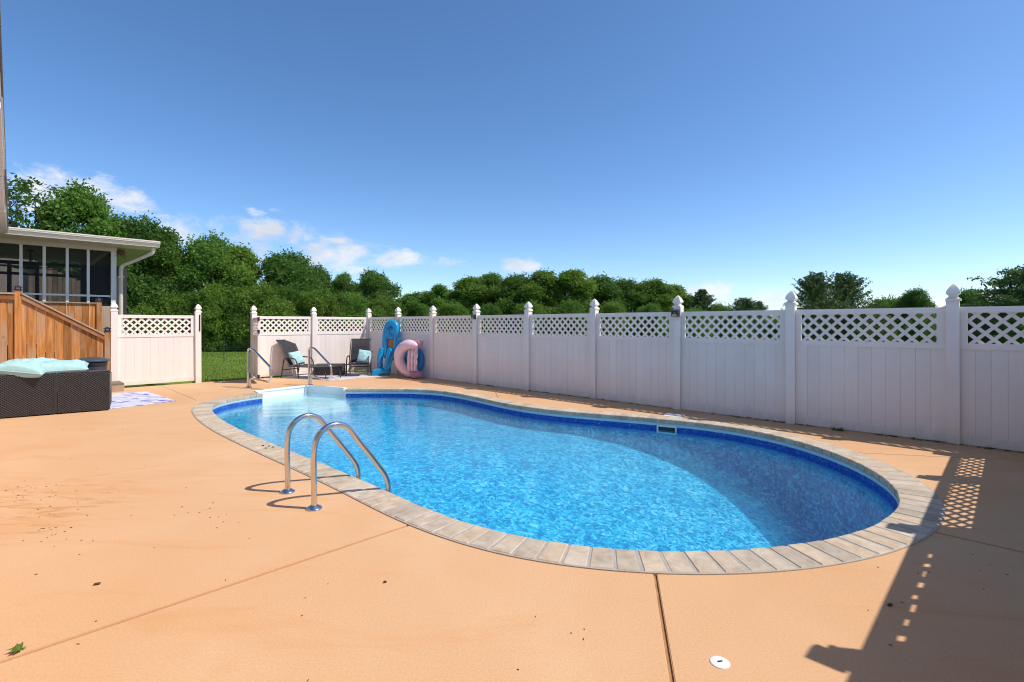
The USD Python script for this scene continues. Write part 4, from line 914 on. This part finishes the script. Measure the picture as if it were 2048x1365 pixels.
for k in range(330):                                     # along the foot of the right fence
    t = RNG.uniform(0, 1) ** (.8 if k % 3 else .22); p = fence_R0 + (fence_R1 + DR - fence_R0) * t + NR * RNG.uniform(.03, .10)
    if meshkit.noise(np.array([t * 14, 0, 0])) < .42: continue
    wm_.append(place(tuft(9, .05, RNG.uniform(.03, .075), .006, k), (p[0], p[1], -.02)))
for k in range(60):
    p = fence_R0 - DA * RNG.uniform(.2, 3.3) + NB * RNG.uniform(.0, .12); wm_.append(place(tuft(9, .05, RNG.uniform(.05, .10), .007, 300 + k), (p[0], p[1], -.03)))
for k in range(14): 
    p = posts_R[7] + DR * RNG.normal(.62, .05) + NR * .13; wm_.append(place(tuft(6, .04, RNG.uniform(.05, .10), .006, 400 + k), (p[0], p[1], -.02)))
obj('fence_weeds', cat(wm_), M['blade'], label='thin grass and weeds growing along the fence foot', kind='stuff')
ms = []
for (u, v, n, s) in ((60, 985, 50, 34), (95, 1060, 36, 42), (430, 1030, 26, 40), (250, 960, 30, 160), (200, 1180, 16, 170), (1000, 1230, 22, 330), (1900, 1200, 26, 120), (700, 1250, 10, 200), (300, 870, 16, 150), (1700, 980, 0, 50)):
    for k in range(n // 2):
        q = ground(u + RNG.normal(0, s), max(860, v + RNG.normal(0, s * .4)))
        if outer.contains(sg.Point(q)): continue
        L0, W0_ = RNG.uniform(.004, .015), RNG.uniform(.0015, .004); ms.append(box([q[0], q[1], .003], [L0, W0_, .003], RNG.uniform(0, 3.1), rx=RNG.normal(0, .2)))
obj('leaf_litter', cat(ms), M['litter'], label='dark crumbs and leaf bits scattered over the deck', kind='stuff')
for (u, v, l, lab) in ((194, 1170, .034, 'dark dried leaf on the deck left of the long joint'), (1780, 1212, .03, 'dark dried leaf lying in the shaded deck'), (770, 1166, .020, 'dried leaf on the sunny deck below the ladder')):
    q = ground(u, v); m = pillow(l, l * .55, .012, 8, seed=int(u)); obj('dry_leaf', place(m, (q[0], q[1], .006), rz=.4), M['litter'], smooth=True, label=lab, cat='leaf')
for (u, v, w_, lab, mm) in ((500, 754, .22, 'brown stone lying at the foot of the open gate', 'rock'), (530, 752, .20, 'pale log block beside the open gate', 'log')):
    q = ground(u, v); m = trimesh.creation.icosphere(3, .5); m.vertices *= 1 + .35 * (meshkit.fbm(m.vertices * 2.2 + u, 3)[:, None] - .5); m.vertices *= [w_, w_ * .8, w_ * .62]
    obj('stone' if mm == 'rock' else 'log', place(m, (q[0], q[1] + .1, w_ * .24)), M[mm], smooth=True, label=lab, cat='stone' if mm == 'rock' else 'log')

# ------------------------------------------------------------------ lawn blades in the gateway and the wire fence beyond
n = 15000; Yb = 13.2 + 17.5 * RNG.uniform(0, 1, n) ** 1.2; ub = RNG.uniform(385, 530, n); Xb = (ub - CU) / F * Yb
ok = (Yb - Xb) > 20.9; Xb, Yb = Xb[ok], Yb[ok]; n = len(Xb)
an = RNG.uniform(0, 2 * np.pi, n); hh = RNG.uniform(.02, .055, n); ww = RNG.uniform(.006, .014, n) * (1 + Yb / 30)
b0 = np.c_[Xb - np.cos(an) * ww, Yb - np.sin(an) * ww, np.full(n, -.08)]; b1_ = np.c_[Xb + np.cos(an) * ww, Yb + np.sin(an) * ww, np.full(n, -.08)]
tp_ = np.c_[Xb + RNG.normal(0, .03, n), Yb + RNG.normal(0, .03, n), -.08 + hh]
obj('lawn_grass', trimesh.Trimesh(np.hstack([b0, b1_, tp_]).reshape(-1, 3), np.arange(3 * n).reshape(-1, 3), process=False), M['blade'], label='short grass blades seen through the open gateway', kind='stuff')
wf = thing('wire_fence', 'thin dark wire garden fence across the lawn before the trees', 'fence')
wy = 24.0
for u in (300, 448, 600): 
    x = (u - CU) / F * (wy - .0 + (20 - wy) * (u == 448)); y_ = 20. if u == 448 else wy
    obj('stake', tube([(x, y_, -.1), (x, y_, 1.0 if u != 448 else .92)], .014, 6), M['wiregreen'], wf)
wr = []
for k in range(7): z = .05 + k * .10; wr.append(tube([((300 - CU) / F * wy, wy, z), ((600 - CU) / F * wy, wy, z)], .006, 4))
for x in np.arange((390 - CU) / F * wy, (520 - CU) / F * wy, .15): wr.append(tube([(x, wy, -.05), (x, wy, .66)], .004, 4))
obj('wire_mesh', cat(wr), M['wiregreen'], wf)

# ------------------------------------------------------------------ trees
def leaf_quads(c, size, rg, flat=0.0, aspect=.55):
    n = len(c); d = rg.normal(size=(n, 3)); d[:, 2] *= (1 - flat); d /= np.linalg.norm(d, axis=1, keepdims=True)
    e = rg.normal(size=(n, 3)); e -= d * np.sum(d * e, 1, keepdims=True); e /= np.linalg.norm(e, axis=1, keepdims=True)
    s = (size * rg.uniform(.6, 1.25, n))[:, None]
    v = np.stack([c - d * s, c - e * s * aspect + d * s * .1, c + d * s, c + e * s * aspect + d * s * .1], 1).reshape(-1, 3)
    k = np.arange(n)[:, None] * 4; f = np.hstack([k, k + 1, k + 2, k, k + 2, k + 3]).reshape(-1, 3); return v, f
def limb(a, b, r0, r1, rg, wob=.12, n=7):
    t = np.linspace(0, 1, n)[:, None]; p = np.asarray(a) * (1 - t) + np.asarray(b) * t; L = np.linalg.norm(np.asarray(b) - a)
    p[1:-1] += rg.normal(0, wob * L * .25, (n - 2, 3)); return tube(smooth_path(p, 9), np.linspace(r0, r1, 9), 6)
def broad_tree(seed, H=8., R=3.2, low=.12, lobes=13, leaves=26000, size=.13, dens=1.0):
    leaves = int(leaves * 1.55); size *= .80
    """A crown of uneven leafy lobes, unit height H; base of the crown at low*H."""
    rg = np.random.default_rng(seed); trunk = [limb([0, 0, -.2], [rg.normal(0, .15), rg.normal(0, .15), H * .55], H * .028, H * .014, rg)]
    cs, rs = [], []
    for k in range(lobes):
        t = (k + .5) / lobes; z = H * (low + (0.93 - low) * t ** .85); wr_ = R * (1 - ((t - .38) / .66) ** 2 * .85) ** .5 if abs((t - .38) / .66) < 1.05 else R * .3
        a = k * 2.399 + rg.uniform(-.5, .5); rad = wr_ * rg.uniform(.25, .66) if t < .88 else wr_ * .2
        c = np.array([math.cos(a) * rad, math.sin(a) * rad, z]); r = R * rg.uniform(.32, .50) * (1.0 - .35 * t)
        c[2] = min(c[2], H - r * .85); cs.append(c); rs.append(r)
        trunk.append(limb([0, 0, H * .12 + z * .35], c * [.85, .85, .95], H * .011, H * .003, rg))
    cs, rs = np.array(cs), np.array(rs); w = rs ** 2 / np.sum(rs ** 2); P = []
    nc = leaves // 11
    which = rg.choice(len(cs), nc, p=w); d = rg.normal(size=(nc, 3)); d /= np.linalg.norm(d, axis=1, keepdims=True)
    rad = rs[which] * (rg.uniform(.35, 1.0, nc) ** .45) * (.52 + .92 * (meshkit.fbm(d * 2.9 + which[:, None] * 3.1, 3, seed)))
    cl = cs[which] + d * rad[:, None] * [1.05, 1.05, .88]
    pts = (cl[:, None] + rg.normal(0, .20 * (H / 8), (nc, 11, 3)) * [1, 1, .75]).reshape(-1, 3)
    pts = pts[pts[:, 2] > .05]
    # twigs that stick out of the crown
    nt = 190; wt = rg.choice(len(cs), nt, p=w); dt = rg.normal(size=(nt, 3)); dt[:, 2] = np.abs(dt[:, 2]) * 1.2; dt /= np.linalg.norm(dt, axis=1, keepdims=True)
    tl = rg.uniform(0.85, 1.42, (nt, 9, 1)); tw_ = (cs[wt][:, None] + dt[:, None] * rs[wt][:, None, None] * tl + rg.normal(0, .07 * H / 8, (nt, 9, 3))).reshape(-1, 3)
    v, f = leaf_quads(np.vstack([pts, tw_]), size * H / 8, rg)
    return trimesh.Trimesh(v, f, process=False), cat(trunk)
def sparse_tree(seed, H=8., R=3.):
    rg = np.random.default_rng(seed); tr = [limb([0, 0, -.2], [.2, 0, H * .5], H * .025, H * .016, rg)]; P = []
    for k in range(17):
        a = rg.uniform(0, 2 * np.pi); z = H * rg.uniform(.55, 1.0); rad = R * rg.uniform(.25, 1.0) * (1.15 - .5 * z / H); e = np.array([math.cos(a) * rad, math.sin(a) * rad, z]); s = np.array([.15, 0, H * rg.uniform(.3, .5)])
        tr.append(limb(s, e, H * .008, H * .002, rg, .2))
        for q in range(10):
            b = s + (e - s) * rg.uniform(.45, 1.05); t = b + rg.normal(0, .55, 3) * [1, 1, .5]; tr.append(tube([b, t], .012, 4))
            P.append(t + rg.normal(0, .16, (24, 3)) * [1.2, 1.2, .6])
    v, f = leaf_quads(np.vstack(P), .11 * H / 8, rg, .4); return trimesh.Trimesh(v, f, process=False), cat(tr)
def cedar_tree(seed, H=5., R=1.6, layers=False, n=230):
    rg = np.random.default_rng(seed); tr = [limb([0, 0, -.2], [rg.normal(0, .06), 0, H * .95], H * .03, H * .005, rg, .04)]; P = []; S = []
    for k in range(n):
        t = rg.uniform(.05, 1.0) ** .8; z = H * t; l = R * ((1 - t) ** .75 * rg.uniform(.55, 1.12) + .10) if not layers else R * (math.sin(math.pi * min(1, .25 + .75 * t)) ** .6) * rg.uniform(.5, 1.1)
        a = rg.uniform(0, 2 * np.pi); up_ = rg.uniform(.45, 1.25) if not layers else rg.uniform(-.05, .22)
        if layers: z = H * (math.floor(t * 9) / 9 + .06 * rg.uniform())
        d = np.array([math.cos(a), math.sin(a), up_]); b = np.array([0, 0, z * .96]); e = b + d * l
        if l > R * .3: tr.append(tube([b, e], .010 * H / 5, 4))
        m = int(60 * l / R) + 14; q = rg.uniform(.12, 1.05, m) ** .8
        pts = b + d * (l * q)[:, None] + rg.normal(0, 1, (m, 3)) * ((.085 if not layers else .11) * R * (1.15 - q * .85))[:, None] * [1, 1, .7 if not layers else .35]
        P.append(pts)
    v, f = leaf_quads(np.vstack(P), .075 * H / 5 * (1.25 if layers else 1.0), rg, 0, .42); return trimesh.Trimesh(v, f, process=False), cat(tr)

cls = UsdGeom.Scope.Define(stage, '/World/Prototypes') if False else None
PROTO = {}
def make_proto(key, mk, leafmat, H): PROTO[key] = (mk, M[leafmat], H, [])
make_proto('broad_a', broad_tree(11, 8, 3.0, .06, 15, 30000), 'leaf', 8); make_proto('broad_b', broad_tree(12, 8, 3.5, .05, 17, 32000), 'leaf_dark', 8)
make_proto('broad_c', broad_tree(13, 8, 2.7, .05, 14, 28000), 'leaf_yellow', 8); make_proto('broad_d', broad_tree(14, 8, 3.3, .04, 18, 32000, .12), 'leaf', 8)
make_proto('tall', broad_tree(15, 8, 2.0, .10, 14, 24000, .11), 'leaf', 8); make_proto('bush', broad_tree(16, 8, 6.0, .0, 16, 30000, .17), 'leaf_yellow', 8)
make_proto('bush_b', broad_tree(17, 8, 5.4, .0, 15, 30000, .16), 'leaf', 8)
make_proto('sparse', sparse_tree(21), 'leaf_dark', 8); make_proto('cedar_a', cedar_tree(31), 'needle', 5); make_proto('cedar_b', cedar_tree(32, 5, 2.0, n=260), 'needle', 5); make_proto('cedar_c', cedar_tree(33, 5, 3.0, True, 260), 'needle', 5)
def tree(name, cat_, key, u, Y, vtop, label, width=1.0, rz=None, group=None):
    (crown, trunk), lm, H, made = PROTO[key]; x = (u - CU) / F * Y; h = (EYE + (HV - vtop) / F * Y + .08) * 1.04; width = width * (1.75 if Y > 43 and 'broad' in key or key == 'tall' and Y > 43 else 1.05); s = h / H; rz = RNG.uniform(0, 360) if rz is None else rz
    path = numbered('/World', name); xf = UsdGeom.Xform.Define(stage, path)
    xf.AddTranslateOp().Set(Gf.Vec3d(x, Y, -.08)); xf.AddRotateZOp().Set(float(rz)); xf.AddScaleOp().Set(Gf.Vec3f(s * width, s * width, s))
    if not made:
        made.append(path); obj('trunk', trunk, M['bark'], xf, smooth=True); obj('crown', crown, lm, xf)
    else:
        xf.GetPrim().GetReferences().AddInternalReference(made[0])
        xf.ClearXformOpOrder(); xf.GetPrim().SetInstanceable(True)
        xf.SetXformOpOrder([UsdGeom.XformOp(xf.GetPrim().GetAttribute(a)) for a in ('xformOp:translate', 'xformOp:rotateZ', 'xformOp:scale')])
    tag(xf, label, cat_, group)
T = tree
T('tree', 'tree', 'sparse', 45, 25, 376, 'thin open tree with sparse leaves above the porch roof at left', .9)
T('tree', 'tree', 'broad_a', 168, 27, 388, 'tallest leafy tree rising behind the porch roof', .82, 40)
T('tree', 'tree', 'broad_b', 262, 28.5, 446, 'dense tree right of the tallest tree, behind the gutter end', .95)
T('tree', 'tree', 'tall', 325, 29, 463, 'narrow tree top standing just right of the gutter end', 1.0)
T('tree', 'tree', 'broad_d', 415, 30, 484, 'rounded tree behind the left gate post', .92)
T('tree', 'tree', 'broad_c', 480, 31, 500, 'yellower tree behind the open gateway', .9)
T('tree', 'tree', 'broad_b', 580, 33, 512, 'wide dome-shaped dark tree above the chair fence', 1.12, 100)
T('tree', 'tree', 'tall', 686, 37, 549, 'small round tree top right of the wide dome tree', .9)
T('tree', 'tree', 'broad_d', 750, 36, 550, 'spiky dark tree above the fence corner', .95, 10)
T('tree', 'tree', 'broad_a', 640, 38, 540, 'green tree in the gap right of the dome tree', .9)
T('tree', 'tree', 'broad_a', 845, 62, 590, 'low distant trees in the dip right of the spiky tree', 1.6)
T('tree', 'tree', 'tall', 880, 58, 572, 'small pointed tree alone in the dip of the treeline', .85)
T('tree', 'tree', 'broad_c', 938, 48, 560, 'light green tree left of the middle tree group', .86)
T('tree', 'tree', 'tall', 982, 49, 549, 'slim tree top poking from the middle tree group', .9)
T('tree', 'tree', 'broad_d', 1030, 47, 556, 'round-headed tree above the fourth fence panel', .72)
T('tree', 'tree', 'broad_c', 1085, 46, 547, 'tallest of the middle trees, bright green head', .75)
T('tree', 'tree', 'broad_c', 1140, 46, 546, 'bright green tree right of the tallest middle tree', .76)
T('tree', 'tree', 'broad_b', 1195, 49, 558, 'dark tree behind the fence post with round finial in the middle', .8)
T('tree', 'tree', 'broad_d', 1250, 50, 566, 'low green tree above the lattice left of the lamp', .9)
T('tree', 'tree', 'broad_c', 1306, 50, 565, 'green tree just left of the black lamp post', .85)
T('tree', 'tree', 'broad_c', 1350, 53, 574, 'tree directly behind the post with the black lamp', .8)
T('cedar_tree', 'tree', 'cedar_a', 1404, 44, 583, 'pointed cedar right of the black lamp post', 1.3)
T('tree', 'tree', 'bush', 1438, 52, 612, 'low bush right of the pointed cedar', .8)
T('cedar_tree', 'tree', 'cedar_b', 1488, 36, 600, 'wide low cedar in the middle of the low gap', 1.35)
T('cedar_tree', 'tree', 'cedar_a', 1518, 37, 607, 'small cedar tip right of the wide low cedar', 1.2)
T('cedar_tree', 'tree', 'cedar_b', 1632, 23, 553, 'left cedar of the dark pair over the right fence', 1.0, 20)
T('cedar_tree', 'tree', 'cedar_b', 1688, 24, 553, 'right cedar of the dark pair over the right fence', 1.05, 200)
T('tree', 'tree', 'bush_b', 1755, 40, 603, 'low bushes right of the dark cedar pair', .7)
T('tree', 'tree', 'broad_b', 1828, 38, 583, 'rounded green tree between the cedar pair and the last post', .95)
T('tree', 'tree', 'bush', 1780, 46, 600, 'far bushy tree behind the rounded green tree', .8)
T('tree', 'tree', 'bush_b', 1942, 30, 585, 'bushy tree just right of the last fence post', .7)
T('cedar_tree', 'tree', 'cedar_c', 2052, 19, 528, 'spreading layered cedar at the right photo edge', .86, 50)
T('cedar_tree', 'tree', 'cedar_c', 2130, 24, 520, 'layered cedar beyond the right photo edge', 1.2)
shr = [(250, 27), (320, 27.5), (385, 28.5), (432, 29), (470, 29.5), (520, 30), (575, 30.5), (640, 31), (705, 32), (765, 33), (830, 36), (905, 38), (980, 39), (1060, 39), (1140, 38), (1225, 38), (1300, 37), (1390, 34), (1470, 31), (1560, 28), (1660, 25), (1755, 26), (1850, 24), (1950, 21), (2050, 18)]
where = ['behind the downspout', 'beyond the left fence panel', 'behind the left gate post', 'left in the gateway view', 'right in the gateway view', 'behind the gate leaf', 'beyond the left chair panel', 'beyond the back fence middle post', 'beyond the right chair panel', 'behind the fence corner', 'behind the pink float lattice',
         'beyond the second lattice panel', 'beyond the third lattice panel', 'beyond the fourth lattice panel', 'beyond the fifth lattice panel', 'left of the lamp post lattice', 'behind the lamp post panel', 'right of the lamp post', 'seen through lattice below the wide cedar', 'seen through lattice left of the cedar pair', 'below the dark cedar pair',
         'right below the cedar pair', 'beyond the widest lattice panel', 'seen through lattice at the last post', 'seen through the last lattice at right']
for k, (u, Y) in enumerate(shr):
    top = [600, 590, 590, 575, 585, 575, 580, 585, 590, 598, 606, 610, 612, 608, 606, 608, 612, 622, 628, 634, 632, 632, 630, 628, 626][k]
    T('shrub', 'shrub', 'bush' if k % 2 else 'bush_b', u, Y, top, 'leafy green shrub ' + where[k], .72 + .12 * (k % 3), group='shrubs under the treeline')
